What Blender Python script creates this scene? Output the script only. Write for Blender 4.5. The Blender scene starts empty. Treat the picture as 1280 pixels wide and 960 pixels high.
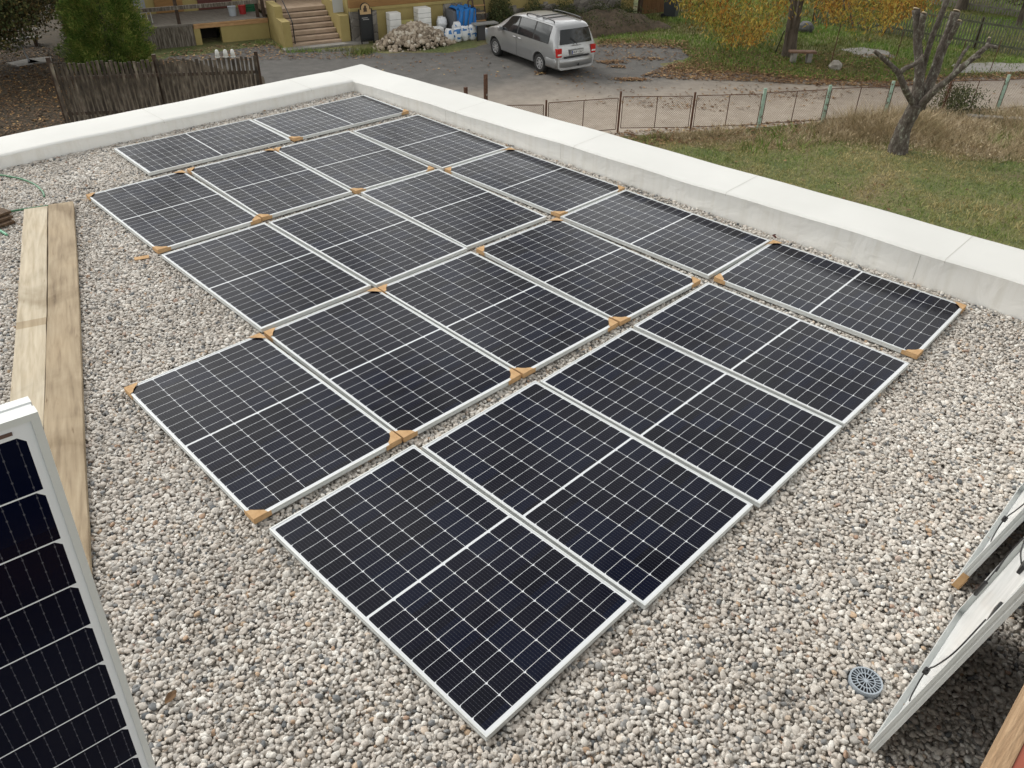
import bpy, math, random
import numpy as np
from mathutils import Matrix, Vector
random.seed(7); rng = np.random.default_rng(7)
S = bpy.context.scene
COL = S.collection
rad = math.radians
# ------------------------------------------------------------------ camera
FPX, YAW, PITCH, ROLL = 991.31, 0.79586, 0.61919, 0.01255
CAM = np.array([-2.88247, -2.22612, 3.24427])
fw = np.array([math.sin(YAW)*math.cos(PITCH), math.cos(YAW)*math.cos(PITCH), -math.sin(PITCH)])
rt0 = np.array([math.cos(YAW), -math.sin(YAW), 0.0]); up0 = np.cross(rt0, fw)
rt = math.cos(ROLL)*rt0 + math.sin(ROLL)*up0; up = -math.sin(ROLL)*rt0 + math.cos(ROLL)*up0
cd = bpy.data.cameras.new("camera"); cam = bpy.data.objects.new("camera", cd); COL.objects.link(cam)
cd.sensor_width = 36; cd.lens = FPX/1280*36; cd.clip_start = 0.05; cd.clip_end = 1500
cam.matrix_world = Matrix([[rt[i], up[i], -fw[i], CAM[i]] for i in range(3)] + [[0, 0, 0, 1]])
S.camera = cam
# ------------------------------------------------------------------ sky, sun, exposure
SUN_EL, SUN_DIR = rad(45), np.array([-0.13, 0.99])
SUN_DIR = SUN_DIR/np.hypot(*SUN_DIR)
w = bpy.data.worlds.new("World"); S.world = w; w.use_nodes = True
wn = w.node_tree; wn.nodes.clear()
def N(t, k, **kw):
    n = t.nodes.new(k)
    for a, b in kw.items(): setattr(n, a, b)
    return n
sky = N(wn, 'ShaderNodeTexSky', sky_type='NISHITA'); sky.sun_disc = False; sky.sun_elevation = SUN_EL
sky.sun_rotation = math.atan2(SUN_DIR[0], SUN_DIR[1]); sky.air_density = 1.0; sky.dust_density = 1.2
hs = N(wn, 'ShaderNodeHueSaturation'); hs.inputs['Saturation'].default_value = 0.12; hs.inputs['Value'].default_value = 1.0
tcw = N(wn, 'ShaderNodeTexCoord'); mpw = N(wn, 'ShaderNodeMapping'); mpw.inputs['Scale'].default_value = (1, 1, 2.2)
nzw = N(wn, 'ShaderNodeTexNoise'); nzw.inputs['Scale'].default_value = 4.2; nzw.inputs['Detail'].default_value = 6; nzw.inputs['Roughness'].default_value = .55
rpw = N(wn, 'ShaderNodeMapRange'); rpw.inputs[1].default_value = .38; rpw.inputs[2].default_value = .66; rpw.inputs[3].default_value = .34; rpw.inputs[4].default_value = 1.95
mlw = N(wn, 'ShaderNodeMix', data_type='RGBA', blend_type='MULTIPLY'); mlw.inputs[0].default_value = 1
bg = N(wn, 'ShaderNodeBackground'); bg.inputs['Strength'].default_value = 0.15; ow = N(wn, 'ShaderNodeOutputWorld')
L_ = wn.links.new
L_(sky.outputs[0], hs.inputs['Color']); L_(tcw.outputs['Generated'], mpw.inputs[0]); L_(mpw.outputs[0], nzw.inputs[0]); L_(nzw.outputs[0], rpw.inputs[0])
L_(hs.outputs[0], mlw.inputs[6]); L_(rpw.outputs[0], mlw.inputs[7]); tnt = N(wn, 'ShaderNodeMix', data_type='RGBA', blend_type='MULTIPLY'); tnt.inputs[0].default_value = 1; tnt.inputs[7].default_value = (1, .985, .935, 1); L_(mlw.outputs[2], tnt.inputs[6]); L_(tnt.outputs[2], bg.inputs[0]); L_(bg.outputs[0], ow.inputs[0])
sl = bpy.data.lights.new("sun", 'SUN'); sl.energy = .6; sl.angle = rad(20); sl.color = (1, .97, .92)
so = bpy.data.objects.new("sun", sl); COL.objects.link(so)
sd = Vector((SUN_DIR[0]*math.cos(SUN_EL), SUN_DIR[1]*math.cos(SUN_EL), math.sin(SUN_EL)))
so.rotation_euler = sd.to_track_quat('Z', 'Y').to_euler(); so.location = (0, 0, 30)
S.view_settings.view_transform = 'Standard'; S.view_settings.look = 'None'; S.view_settings.exposure = 0.82; S.view_settings.gamma = 1
S.view_settings.use_curve_mapping = False
S.render.engine = 'CYCLES'; S.cycles.max_bounces = 6
S.render.resolution_x = 1024; S.render.resolution_y = 768
# ------------------------------------------------------------------ helpers
G = -4.3                                   # level of the yard below the roof
def ray(u, v): return ((u-640)/FPX)*rt - ((v-480)/FPX)*up + fw
def at(u, v, z=G):
    d = ray(u, v); return CAM + d*(z-CAM[2])/d[2]
def wm(o):
    m = o.matrix_basis.copy()
    return wm(o.parent) @ m if o.parent else m
def link(o, parent=None):
    COL.objects.link(o)
    if parent is not None: o.parent = parent
    return o
def tag(o, label=None, cat=None, group=None, kind=None):
    if label: o['label'] = label
    if cat: o['category'] = cat
    if group: o['group'] = group
    if kind: o['kind'] = kind
    return o
def thing(name, label, cat, loc=(0, 0, 0), rz=0, group=None, rot=None):
    o = bpy.data.objects.new(name, None); o.empty_display_size = .2
    o.location = loc; o.rotation_euler = rot if rot else (0, 0, rz); link(o)
    return tag(o, label, cat, group)
class MB:
    def __init__(s): s.v = []; s.f = []; s.m = []
    def add(s, vs, fs, mi=0):
        b = len(s.v); s.v += [tuple(map(float, p)) for p in vs]; s.f += [[b+i for i in f] for f in fs]; s.m += [mi]*len(fs); return s
    def box(s, c, size, rz=0, mi=0, M=None):
        x, y, z = [q/2 for q in size]
        P = [(-x,-y,-z),(x,-y,-z),(x,y,-z),(-x,y,-z),(-x,-y,z),(x,-y,z),(x,y,z),(-x,y,z)]
        F = [(0,3,2,1),(4,5,6,7),(0,1,5,4),(1,2,6,5),(2,3,7,6),(3,0,4,7)]
        ca, sa = math.cos(rz), math.sin(rz)
        if M is None: P = [(c[0]+p[0]*ca-p[1]*sa, c[1]+p[0]*sa+p[1]*ca, c[2]+p[2]) for p in P]
        else: P = [tuple(Vector(c)+M @ Vector(p)) for p in P]
        return s.add(P, F, mi)
    def hexa(s, P, mi=0):
        return s.add(P, [(0,3,2,1),(4,5,6,7),(0,1,5,4),(1,2,6,5),(2,3,7,6),(3,0,4,7)], mi)
    def prism(s, poly, z0, z1, mi=0):
        n = len(poly)
        P = [(p[0], p[1], z0) for p in poly]+[(p[0], p[1], z1) for p in poly]
        return s.add(P, [list(range(n))[::-1], list(range(n, 2*n))]+[(i, (i+1) % n, n+(i+1) % n, n+i) for i in range(n)], mi)
    def tube(s, pts, rs, n=8, mi=0, cap=True, jit=0):
        pts = [Vector(p) for p in pts]
        if not hasattr(rs, '__len__'): rs = [rs]*len(pts)
        P = []; prev = None
        for i, p in enumerate(pts):
            t = (pts[min(i+1, len(pts)-1)]-pts[max(i-1, 0)]).normalized()
            if prev is None:
                a = t.cross(Vector((0, 0, 1)))
                if a.length < .1: a = t.cross(Vector((1, 0, 0)))
            else: a = prev-t*prev.dot(t)
            a.normalize(); b = t.cross(a); prev = a
            for k in range(n):
                q = 2*math.pi*k/n; r = rs[i]*(1+(random.random()-.5)*jit)
                P.append(p+a*(math.cos(q)*r)+b*(math.sin(q)*r))
        F = []
        for i in range(len(pts)-1):
            for k in range(n):
                k2 = (k+1) % n; F.append((i*n+k, i*n+k2, (i+1)*n+k2, (i+1)*n+k))
        if cap: F += [list(range(n))[::-1], list(range((len(pts)-1)*n, len(pts)*n))]
        return s.add(P, F, mi)
    def build(s, name, mats, parent=None, smooth=False, bevel=0):
        me = bpy.data.meshes.new(name)
        V = s.v
        if parent is not None:
            inv = wm(parent).inverted(); V = [tuple(inv @ Vector(p)) for p in V]
        return s.fin(me, name, V, mats, parent, smooth, bevel)
    def local(s, name, mats, parent=None, smooth=False, bevel=0):
        return s.fin(bpy.data.meshes.new(name), name, s.v, mats, parent, smooth, bevel)
    def fin(s, me, name, V, mats, parent, smooth, bevel):
        me.from_pydata(V, [], s.f)
        if not isinstance(mats, (list, tuple)): mats = [mats]
        for m in mats: me.materials.append(m)
        me.polygons.foreach_set('material_index', s.m)
        if smooth: me.polygons.foreach_set('use_smooth', [True]*len(s.f))
        me.update()
        o = bpy.data.objects.new(name, me); link(o, parent)
        if bevel:
            b = o.modifiers.new('bevel', 'BEVEL'); b.width = bevel; b.segments = 2; b.limit_method = 'ANGLE'
        return o
def dup(root, loc, rot=None, label=None, group=None):
    def cp(o, par):
        c = o.copy(); COL.objects.link(c); c.parent = par
        for ch in list(o.children): cp(ch, c)
        return c
    r = cp(root, None); r.location = loc
    if rot is not None: r.rotation_euler = rot
    if label: r['label'] = label
    if group: r['group'] = group
    return r
def fastmesh(name, V, F, mats, mi=None, smooth=False, parent=None):
    """V (n,3), F (m,k) arrays"""
    me = bpy.data.meshes.new(name); k = F.shape[1]
    me.vertices.add(len(V)); me.vertices.foreach_set('co', np.asarray(V, np.float32).ravel())
    me.loops.add(F.size); me.loops.foreach_set('vertex_index', F.astype(np.int32).ravel())
    me.polygons.add(len(F)); me.polygons.foreach_set('loop_start', np.arange(0, F.size, k, dtype=np.int32))
    me.polygons.foreach_set('loop_total', np.full(len(F), k, np.int32))
    for m in (mats if isinstance(mats, (list, tuple)) else [mats]): me.materials.append(m)
    if mi is not None: me.polygons.foreach_set('material_index', mi.astype(np.int32))
    if smooth: me.polygons.foreach_set('use_smooth', np.ones(len(F), bool))
    me.update(calc_edges=True); me.validate()
    o = bpy.data.objects.new(name, me); link(o, parent); return o
# ------------------------------------------------------------------ materials
def newmat(name):
    m = bpy.data.materials.new(name); m.use_nodes = True; t = m.node_tree
    return m, t, t.nodes['Principled BSDF']
def rgb(c): return (c[0], c[1], c[2], 1)
def flat(name, c, r=.6, metal=0, spec=.5, **kw):
    m, t, b = newmat(name)
    b.inputs['Base Color'].default_value = rgb(c); b.inputs['Roughness'].default_value = r; b.inputs['Metallic'].default_value = metal
    b.inputs['Specular IOR Level'].default_value = spec
    for k, v in kw.items(): b.inputs[k].default_value = v
    return m
def ramp(t, stops, interp='LINEAR'):
    n = N(t, 'ShaderNodeValToRGB'); n.color_ramp.interpolation = interp
    e = n.color_ramp.elements
    while len(e) < len(stops): e.new(.5)
    for i, (p, c) in enumerate(stops): e[i].position = p; e[i].color = rgb(c)
    return n
def noisy(name, stops, scale=5, detail=5, r=.8, stretch=(1, 1, 1), bump=0, bscale=None, coord='Object', spec=.3, rough_n=.6, metal=0, rotz=0):
    m, t, b = newmat(name); l = t.links.new
    tc = N(t, 'ShaderNodeTexCoord'); mp = N(t, 'ShaderNodeMapping'); mp.inputs['Scale'].default_value = stretch; mp.inputs['Rotation'].default_value = (0, 0, rotz)
    if coord == 'World': g = N(t, 'ShaderNodeNewGeometry'); l(g.outputs['Position'], mp.inputs[0])
    else: l(tc.outputs[coord], mp.inputs[0])
    n = N(t, 'ShaderNodeTexNoise'); n.inputs['Scale'].default_value = scale; n.inputs['Detail'].default_value = detail; n.inputs['Roughness'].default_value = rough_n
    l(mp.outputs[0], n.inputs[0]); rp = ramp(t, stops); l(n.outputs[0], rp.inputs[0]); l(rp.outputs[0], b.inputs['Base Color'])
    b.inputs['Roughness'].default_value = r; b.inputs['Specular IOR Level'].default_value = spec; b.inputs['Metallic'].default_value = metal
    if bump:
        n2 = N(t, 'ShaderNodeTexNoise'); n2.inputs['Scale'].default_value = bscale or scale*3; n2.inputs['Detail'].default_value = 6
        l(mp.outputs[0], n2.inputs[0]); bp = N(t, 'ShaderNodeBump'); bp.inputs['Strength'].default_value = bump; bp.inputs['Distance'].default_value = .02
        l(n2.outputs[0], bp.inputs['Height']); l(bp.outputs[0], b.inputs['Normal'])
    return m
def island(name, stops, r=.7, patch=None, pscale=.6, translucent=0, spec=.25):
    """colour chosen per loose piece (leaf, blade, stone); patch = second ramp mixed by world-position noise"""
    m, t, b = newmat(name); l = t.links.new
    g = N(t, 'ShaderNodeNewGeometry'); rp = ramp(t, stops); l(g.outputs['Random Per Island'], rp.inputs[0]); out = rp.outputs[0]
    if patch:
        rp2 = ramp(t, patch); l(g.outputs['Random Per Island'], rp2.inputs[0])
        n = N(t, 'ShaderNodeTexNoise'); n.inputs['Scale'].default_value = pscale; n.inputs['Detail'].default_value = 4; l(g.outputs['Position'], n.inputs[0])
        mr = N(t, 'ShaderNodeMapRange'); mr.inputs[1].default_value = .42; mr.inputs[2].default_value = .6; l(n.outputs[0], mr.inputs[0])
        mx = N(t, 'ShaderNodeMix', data_type='RGBA'); l(mr.outputs[0], mx.inputs[0]); l(out, mx.inputs[6]); l(rp2.outputs[0], mx.inputs[7]); out = mx.outputs[2]
    l(out, b.inputs['Base Color']); b.inputs['Roughness'].default_value = r; b.inputs['Specular IOR Level'].default_value = spec
    if translucent:
        tr = N(t, 'ShaderNodeBsdfTranslucent'); l(out, tr.inputs[0]); ms = N(t, 'ShaderNodeMixShader'); ms.inputs[0].default_value = translucent
        o = t.nodes['Material Output']; l(b.outputs[0], ms.inputs[1]); l(tr.outputs[0], ms.inputs[2]); l(ms.outputs[0], o.inputs[0])
    return m
M_ALU = noisy('anodised_aluminium', [(.3, (.58, .60, .59)), (.7, (.65, .67, .66))], 3, 3, r=.42, metal=.2, spec=.5)
M_WHITEBACK = noisy('white_backsheet', [(.35, (.84, .84, .83)), (.65, (.90, .90, .89))], 2.5, 3, r=.18, spec=.5, bump=.35, bscale=5)
M_BLACK = flat('black_plastic', (.012, .012, .013), .45)
M_CARD = noisy('brown_cardboard', [(.3, (.47, .29, .145)), (.7, (.57, .375, .20))], 25, 4, r=.85, spec=.15)
M_MEMB = None
def membrane(name, streaks):
    m, t, b = newmat(name); l = t.links.new
    tc = N(t, 'ShaderNodeTexCoord')
    n = N(t, 'ShaderNodeTexNoise'); n.inputs['Scale'].default_value = .9; n.inputs['Detail'].default_value = 4; l(tc.outputs['Object'], n.inputs[0])
    rp = ramp(t, [(.3, (.62, .618, .59)), (.7, (.68, .678, .65))] if not streaks else [(.3, (.80, .79, .755)), (.7, (.86, .855, .825))]); l(n.outputs[0], rp.inputs[0]); out = rp.outputs[0]
    if streaks:
        mp = N(t, 'ShaderNodeMapping'); mp.inputs['Scale'].default_value = (7, 7, .5); l(tc.outputs['Object'], mp.inputs[0])
        n2 = N(t, 'ShaderNodeTexNoise'); n2.inputs['Scale'].default_value = 2.2; n2.inputs['Detail'].default_value = 6; l(mp.outputs[0], n2.inputs[0])
        r2 = ramp(t, [(.30, (.88, .865, .83)), (.52, (1, 1, 1))]); l(n2.outputs[0], r2.inputs[0])
        # dirt band splashed up from the gravel
        sx = N(t, 'ShaderNodeSeparateXYZ'); l(tc.outputs['Object'], sx.inputs[0])
        n3 = N(t, 'ShaderNodeTexNoise'); n3.inputs['Scale'].default_value = 5; n3.inputs['Detail'].default_value = 5; l(tc.outputs['Object'], n3.inputs[0])
        ad = N(t, 'ShaderNodeMath', operation='MULTIPLY_ADD'); ad.inputs[1].default_value = -.11; l(n3.outputs[0], ad.inputs[0]); l(sx.outputs[2], ad.inputs[2])
        mr = N(t, 'ShaderNodeMapRange'); mr.inputs[1].default_value = -.10; mr.inputs[2].default_value = -.015; mr.inputs[3].default_value = .7; mr.inputs[4].default_value = 0; l(ad.outputs[0], mr.inputs[0])
        mx = N(t, 'ShaderNodeMix', data_type='RGBA', blend_type='MULTIPLY'); mx.inputs[0].default_value = .55; l(out, mx.inputs[6]); l(r2.outputs[0], mx.inputs[7])
        mx2 = N(t, 'ShaderNodeMix', data_type='RGBA'); l(mr.outputs[0], mx2.inputs[0]); l(mx.outputs[2], mx2.inputs[6]); mx2.inputs[7].default_value = (.24, .20, .15, 1); out = mx2.outputs[2]
    l(out, b.inputs['Base Color']); b.inputs['Roughness'].default_value = .6; b.inputs['Specular IOR Level'].default_value = .3
    n4 = N(t, 'ShaderNodeTexNoise'); n4.inputs['Scale'].default_value = 3.5 if streaks else 1.6; n4.inputs['Detail'].default_value = 3; n4.inputs['Distortion'].default_value = 1.2; l(tc.outputs['Object'], n4.inputs[0])
    bp = N(t, 'ShaderNodeBump'); bp.inputs['Strength'].default_value = .5; bp.inputs['Distance'].default_value = .03 if streaks else .012; l(n4.outputs[0], bp.inputs['Height']); l(bp.outputs[0], b.inputs['Normal'])
    return m
M_MTOP = membrane('white_membrane_top', False); M_MSIDE = membrane('stained_membrane', True)
def cellmat():
    m, t, b = newmat('solar_cells'); l = t.links.new
    tc = N(t, 'ShaderNodeTexCoord'); sx = N(t, 'ShaderNodeSeparateXYZ'); l(tc.outputs['Object'], sx.inputs[0])
    def mt(op, a, c=None, d=None):
        n = N(t, 'ShaderNodeMath', operation=op)
        for i, q in enumerate((a, c, d)):
            if q is None: continue
            if isinstance(q, (int, float)): n.inputs[i].default_value = q
            else: l(q, n.inputs[i])
        return n.outputs[0]
    X, Y = sx.outputs[0], sx.outputs[1]
    px, py = 1.006/6, .0845
    fx = mt('MULTIPLY', mt('FRACT', mt('DIVIDE', mt('ADD', X, .503), px)), px)
    cx = mt('SUBTRACT', px/2, mt('ABSOLUTE', mt('SUBTRACT', fx, px/2)))            # distance to the cell's side
    yy = mt('SUBTRACT', mt('ABSOLUTE', Y), .0065)
    # rows counted upwards on both halves so every half cell keeps its chamfer at the same edge
    up_ = mt('GREATER_THAN', Y, 0)
    yr = mt('ADD', mt('MULTIPLY', up_, yy), mt('MULTIPLY', mt('SUBTRACT', 1, up_), mt('SUBTRACT', .845, yy)))
    fy = mt('MULTIPLY', mt('FRACT', mt('DIVIDE', yr, py)), py)
    cyb = fy; cyt = mt('SUBTRACT', py, fy); cy = mt('MINIMUM', cyb, cyt)
    inside = mt('MULTIPLY', mt('MULTIPLY', mt('GREATER_THAN', yy, 0.0), mt('LESS_THAN', yy, .845)), mt('LESS_THAN', mt('ABSOLUTE', X), .503))
    c1 = mt('MULTIPLY', mt('GREATER_THAN', cx, .0013), mt('GREATER_THAN', cy, .00115))
    c2 = mt('GREATER_THAN', mt('ADD', cx, cyt), .0105)
    cell = mt('MULTIPLY', mt('MULTIPLY', c1, c2), inside)
    nb = 9; bp_ = (px-.002)/nb
    fb = mt('MULTIPLY', mt('FRACT', mt('DIVIDE', mt('SUBTRACT', fx, .001), bp_)), bp_)
    bus = mt('LESS_THAN', mt('ABSOLUTE', mt('SUBTRACT', fb, bp_/2)), .0004)
    pad = mt('MULTIPLY', mt('LESS_THAN', mt('ABSOLUTE', mt('SUBTRACT', fb, bp_/2)), .0012), mt('LESS_THAN', mt('ABSOLUTE', mt('SUBTRACT', mt('FRACT', mt('MULTIPLY', fy, 1/.0169)), .5)), .09))
    # cell tone varies from cell to cell
    ix = mt('FLOOR', mt('DIVIDE', mt('ADD', X, .503), px)); iy = mt('FLOOR', mt('DIVIDE', mt('ADD', Y, 2), .169))
    cb = N(t, 'ShaderNodeCombineXYZ'); l(ix, cb.inputs[0]); l(iy, cb.inputs[1])
    oi = N(t, 'ShaderNodeObjectInfo'); l(oi.outputs['Random'], cb.inputs[2])
    wn_ = N(t, 'ShaderNodeTexWhiteNoise'); l(cb.outputs[0], wn_.inputs[0])
    rp = ramp(t, [(0, (.001, .0014, .0055)), (.5, (.0014, .0018, .0085)), (1, (.0012, .0034, .0145))]); l(wn_.outputs[0], rp.inputs[0])
    m1 = N(t, 'ShaderNodeMix', data_type='RGBA'); l(mt('MULTIPLY', bus, .55), m1.inputs[0]); l(rp.outputs[0], m1.inputs[6]); m1.inputs[7].default_value = (.09, .09, .11, 1)
    m0 = N(t, 'ShaderNodeMix', data_type='RGBA'); l(mt('MULTIPLY', pad, .16), m0.inputs[0]); l(m1.outputs[2], m0.inputs[6]); m0.inputs[7].default_value = (.3, .3, .32, 1)
    m2 = N(t, 'ShaderNodeMix', data_type='RGBA'); l(cell, m2.inputs[0]); m2.inputs[6].default_value = (.66, .68, .70, 1); l(m0.outputs[2], m2.inputs[7])
    # thin uneven film of dust, different on every panel
    vo = N(t, 'ShaderNodeVectorMath', operation='ADD'); cz = N(t, 'ShaderNodeCombineXYZ'); ml5 = N(t, 'ShaderNodeMath', operation='MULTIPLY'); ml5.inputs[1].default_value = 40; l(oi.outputs['Random'], ml5.inputs[0]); l(ml5.outputs[0], cz.inputs[2])
    l(tc.outputs['Object'], vo.inputs[0]); l(cz.outputs[0], vo.inputs[1]); nd = N(t, 'ShaderNodeTexNoise'); nd.inputs['Scale'].default_value = 2.3; nd.inputs['Detail'].default_value = 8; nd.inputs['Roughness'].default_value = .62; nd.inputs['Distortion'].default_value = .8; l(vo.outputs[0], nd.inputs[0])
    md5 = N(t, 'ShaderNodeMapRange'); md5.inputs[1].default_value = .45; md5.inputs[2].default_value = .75; md5.inputs[4].default_value = .009; l(nd.outputs[0], md5.inputs[0])
    m5 = N(t, 'ShaderNodeMix', data_type='RGBA'); l(md5.outputs[0], m5.inputs[0]); l(m2.outputs[2], m5.inputs[6]); m5.inputs[7].default_value = (.45, .45, .45, 1); l(m5.outputs[2], b.inputs['Base Color'])
    md6 = N(t, 'ShaderNodeMapRange'); md6.inputs[1].default_value = .3; md6.inputs[2].default_value = .7; md6.inputs[3].default_value = .08; md6.inputs[4].default_value = .2; l(nd.outputs[0], md6.inputs[0]); l(md6.outputs[0], b.inputs['Roughness'])
    b.inputs['Roughness'].default_value = .12; b.inputs['Specular IOR Level'].default_value = .15; b.inputs['IOR'].default_value = 1.45
    nz = N(t, 'ShaderNodeTexNoise'); nz.inputs['Scale'].default_value = 700; l(tc.outputs['Object'], nz.inputs[0])
    bp = N(t, 'ShaderNodeBump'); bp.inputs['Strength'].default_value = .05; bp.inputs['Distance'].default_value = .0004; l(nz.outputs[0], bp.inputs['Height']); l(bp.outputs[0], b.inputs['Normal'])
    return m
M_CELL = cellmat()
M_PLANK_PALE = noisy('pale_spruce', [(.25, (.40, .31, .20)), (.5, (.50, .41, .28)), (.75, (.58, .50, .36))], 3, 8, stretch=(9, .7, 9), bump=.2, r=.8)
M_PLANK = noisy('weathered_plank', [(.2, (.22, .15, .085)), (.45, (.37, .27, .165)), (.75, (.47, .37, .24))], 2.2, 8, stretch=(5, .8, 5), bump=.25, r=.85)
M_OLDWOOD = noisy('old_grey_wood', [(.25, (.035, .029, .022)), (.48, (.12, .10, .08)), (.66, (.27, .245, .21))], 4, 8, stretch=(6, 6, .7), bump=.3, r=.9, coord='World')
def picketmat():
    m, t, b = newmat('weathered_picket'); l = t.links.new
    g = N(t, 'ShaderNodeNewGeometry'); oi = N(t, 'ShaderNodeObjectInfo'); mp = N(t, 'ShaderNodeMapping'); mp.inputs['Scale'].default_value = (1, 1, .35); l(g.outputs['Position'], mp.inputs[0])
    n = N(t, 'ShaderNodeTexNoise'); n.inputs['Scale'].default_value = 11; n.inputs['Detail'].default_value = 8; l(mp.outputs[0], n.inputs[0]); rp = ramp(t, [(.3, (.03, .024, .019)), (.5, (.085, .068, .052)), (.64, (.16, .135, .105)), (.74, (.23, .215, .17))]); l(n.outputs[0], rp.inputs[0])
    r2 = ramp(t, [(0, (.55, .52, .48)), (.5, (.9, .88, .85)), (1, (1.35, 1.33, 1.3))]); l(oi.outputs['Random'], r2.inputs[0]); mx = N(t, 'ShaderNodeMix', data_type='RGBA', blend_type='MULTIPLY'); mx.inputs[0].default_value = 1; l(rp.outputs[0], mx.inputs[6]); l(r2.outputs[0], mx.inputs[7]); l(mx.outputs[2], b.inputs['Base Color']); b.inputs['Roughness'].default_value = .9
    return m
M_PICK = picketmat()
M_DARKWOOD = noisy('dark_brown_wood', [(.3, (.035, .022, .016)), (.7, (.085, .055, .038))], 6, 6, r=.7, coord='World')
M_NEWWOOD = noisy('fresh_sawn_wood', [(.3, (.36, .20, .09)), (.7, (.52, .32, .16))], 4, 6, stretch=(1, 1, 5), r=.75, coord='World')
M_YELLOW = noisy('ochre_plaster', [(.3, (.31, .245, .095)), (.7, (.39, .315, .13))], 1.3, 7, bump=.15, bscale=40, coord='World')
M_BROWNWALL = noisy('brown_boarding', [(.3, (.22, .12, .045)), (.7, (.34, .19, .075))], 3, 7, stretch=(.6, .6, 9), coord='World')
M_CONC = noisy('concrete', [(.3, (.20, .19, .17)), (.7, (.31, .295, .27))], 4, 7, bump=.2, coord='World')
M_TILESTEP = noisy('sandy_step_tile', [(.3, (.30, .22, .155)), (.7, (.42, .32, .235))], 3, 6, coord='World')
def stonewall():
    m, t, b = newmat('rubble_masonry'); l = t.links.new
    g = N(t, 'ShaderNodeNewGeometry'); v = N(t, 'ShaderNodeTexVoronoi'); v.inputs['Scale'].default_value = 3.2; l(g.outputs['Position'], v.inputs[0])
    v2 = N(t, 'ShaderNodeTexVoronoi', feature='DISTANCE_TO_EDGE'); v2.inputs['Scale'].default_value = 3.2; l(g.outputs['Position'], v2.inputs[0])
    s = N(t, 'ShaderNodeSeparateColor'); l(v.outputs['Color'], s.inputs[0])
    rp = ramp(t, [(0, (.12, .105, .09)), (.5, (.20, .18, .155)), (1, (.30, .275, .24))]); l(s.outputs[0], rp.inputs[0])
    mr = N(t, 'ShaderNodeMapRange'); mr.inputs[1].default_value = .02; mr.inputs[2].default_value = .07; l(v2.outputs['Distance'], mr.inputs[0])
    mx = N(t, 'ShaderNodeMix', data_type='RGBA'); l(mr.outputs[0], mx.inputs[0]); mx.inputs[6].default_value = (.26, .24, .21, 1); l(rp.outputs[0], mx.inputs[7])
    l(mx.outputs[2], b.inputs['Base Color']); b.inputs['Roughness'].default_value = .9
    bp = N(t, 'ShaderNodeBump'); bp.inputs['Distance'].default_value = .04; l(mr.outputs[0], bp.inputs['Height']); l(bp.outputs[0], b.inputs['Normal'])
    return m
M_STONE = stonewall()
M_BARK = noisy('grey_lichen_bark', [(.30, (.03, .024, .02)), (.48, (.085, .07, .058)), (.57, (.14, .125, .105)), (.65, (.36, .38, .31))], 11, 12, stretch=(1, 1, .6), bump=.8, bscale=14, r=.95, coord='World', rough_n=.75)
M_BARK2 = noisy('brown_bark', [(.3, (.05, .04, .032)), (.7, (.15, .125, .10))], 9, 8, stretch=(1, 1, .3), bump=.8, r=.95, coord='World')
M_RUST = noisy('rusty_steel', [(.3, (.06, .028, .018)), (.7, (.14, .07, .045))], 20, 5, coord='World')
M_GREENPAINT = noisy('peeling_green_paint', [(.36, (.14, .10, .075)), (.46, (.30, .42, .34)), (.8, (.40, .52, .44))], 9, 6, coord='World')
M_SOIL = noisy('leafy_soil', [(.2, (.028, .024, .014)), (.5, (.055, .042, .026)), (.8, (.09, .062, .034))], 4, 9, r=.95, bump=.5, coord='World')
# ------------------------------------------------------------------ ground, road (setting)
def groundmat():
    m, t, b = newmat('meadow_ground'); l = t.links.new
    g = N(t, 'ShaderNodeNewGeometry')
    n = N(t, 'ShaderNodeTexNoise'); n.inputs['Scale'].default_value = .5; n.inputs['Detail'].default_value = 9; n.inputs['Roughness'].default_value = .65; l(g.outputs['Position'], n.inputs[0])
    rp = ramp(t, [(.3, (.07, .105, .027)), (.48, (.13, .14, .045)), (.62, (.19, .155, .075)), (.75, (.11, .08, .045))]); l(n.outputs[0], rp.inputs[0])
    n2 = N(t, 'ShaderNodeTexNoise'); n2.inputs['Scale'].default_value = 12; n2.inputs['Detail'].default_value = 8; l(g.outputs['Position'], n2.inputs[0])
    r2 = ramp(t, [(.3, (.6, .6, .6)), (.7, (1.25, 1.25, 1.25))]); l(n2.outputs[0], r2.inputs[0])
    mx = N(t, 'ShaderNodeMix', data_type='RGBA', blend_type='MULTIPLY'); mx.inputs[0].default_value = 1; l(rp.outputs[0], mx.inputs[6]); l(r2.outputs[0], mx.inputs[7])
    l(mx.outputs[2], b.inputs['Base Color']); b.inputs['Roughness'].default_value = .95
    bp = N(t, 'ShaderNodeBump'); bp.inputs['Strength'].default_value = .6; bp.inputs['Distance'].default_value = .05; l(n2.outputs[0], bp.inputs['Height']); l(bp.outputs[0], b.inputs['Normal'])
    return m
FA = np.array([13.81, 12.92]); FB = np.array([26.42, 4.88]); fd = (FB-FA)/np.linalg.norm(FB-FA); fn = np.array([-fd[1], fd[0]])   # fence line; fn points at the road side
if fn @ (np.array([20, 18])-FA) < 0: fn = -fn
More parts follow.
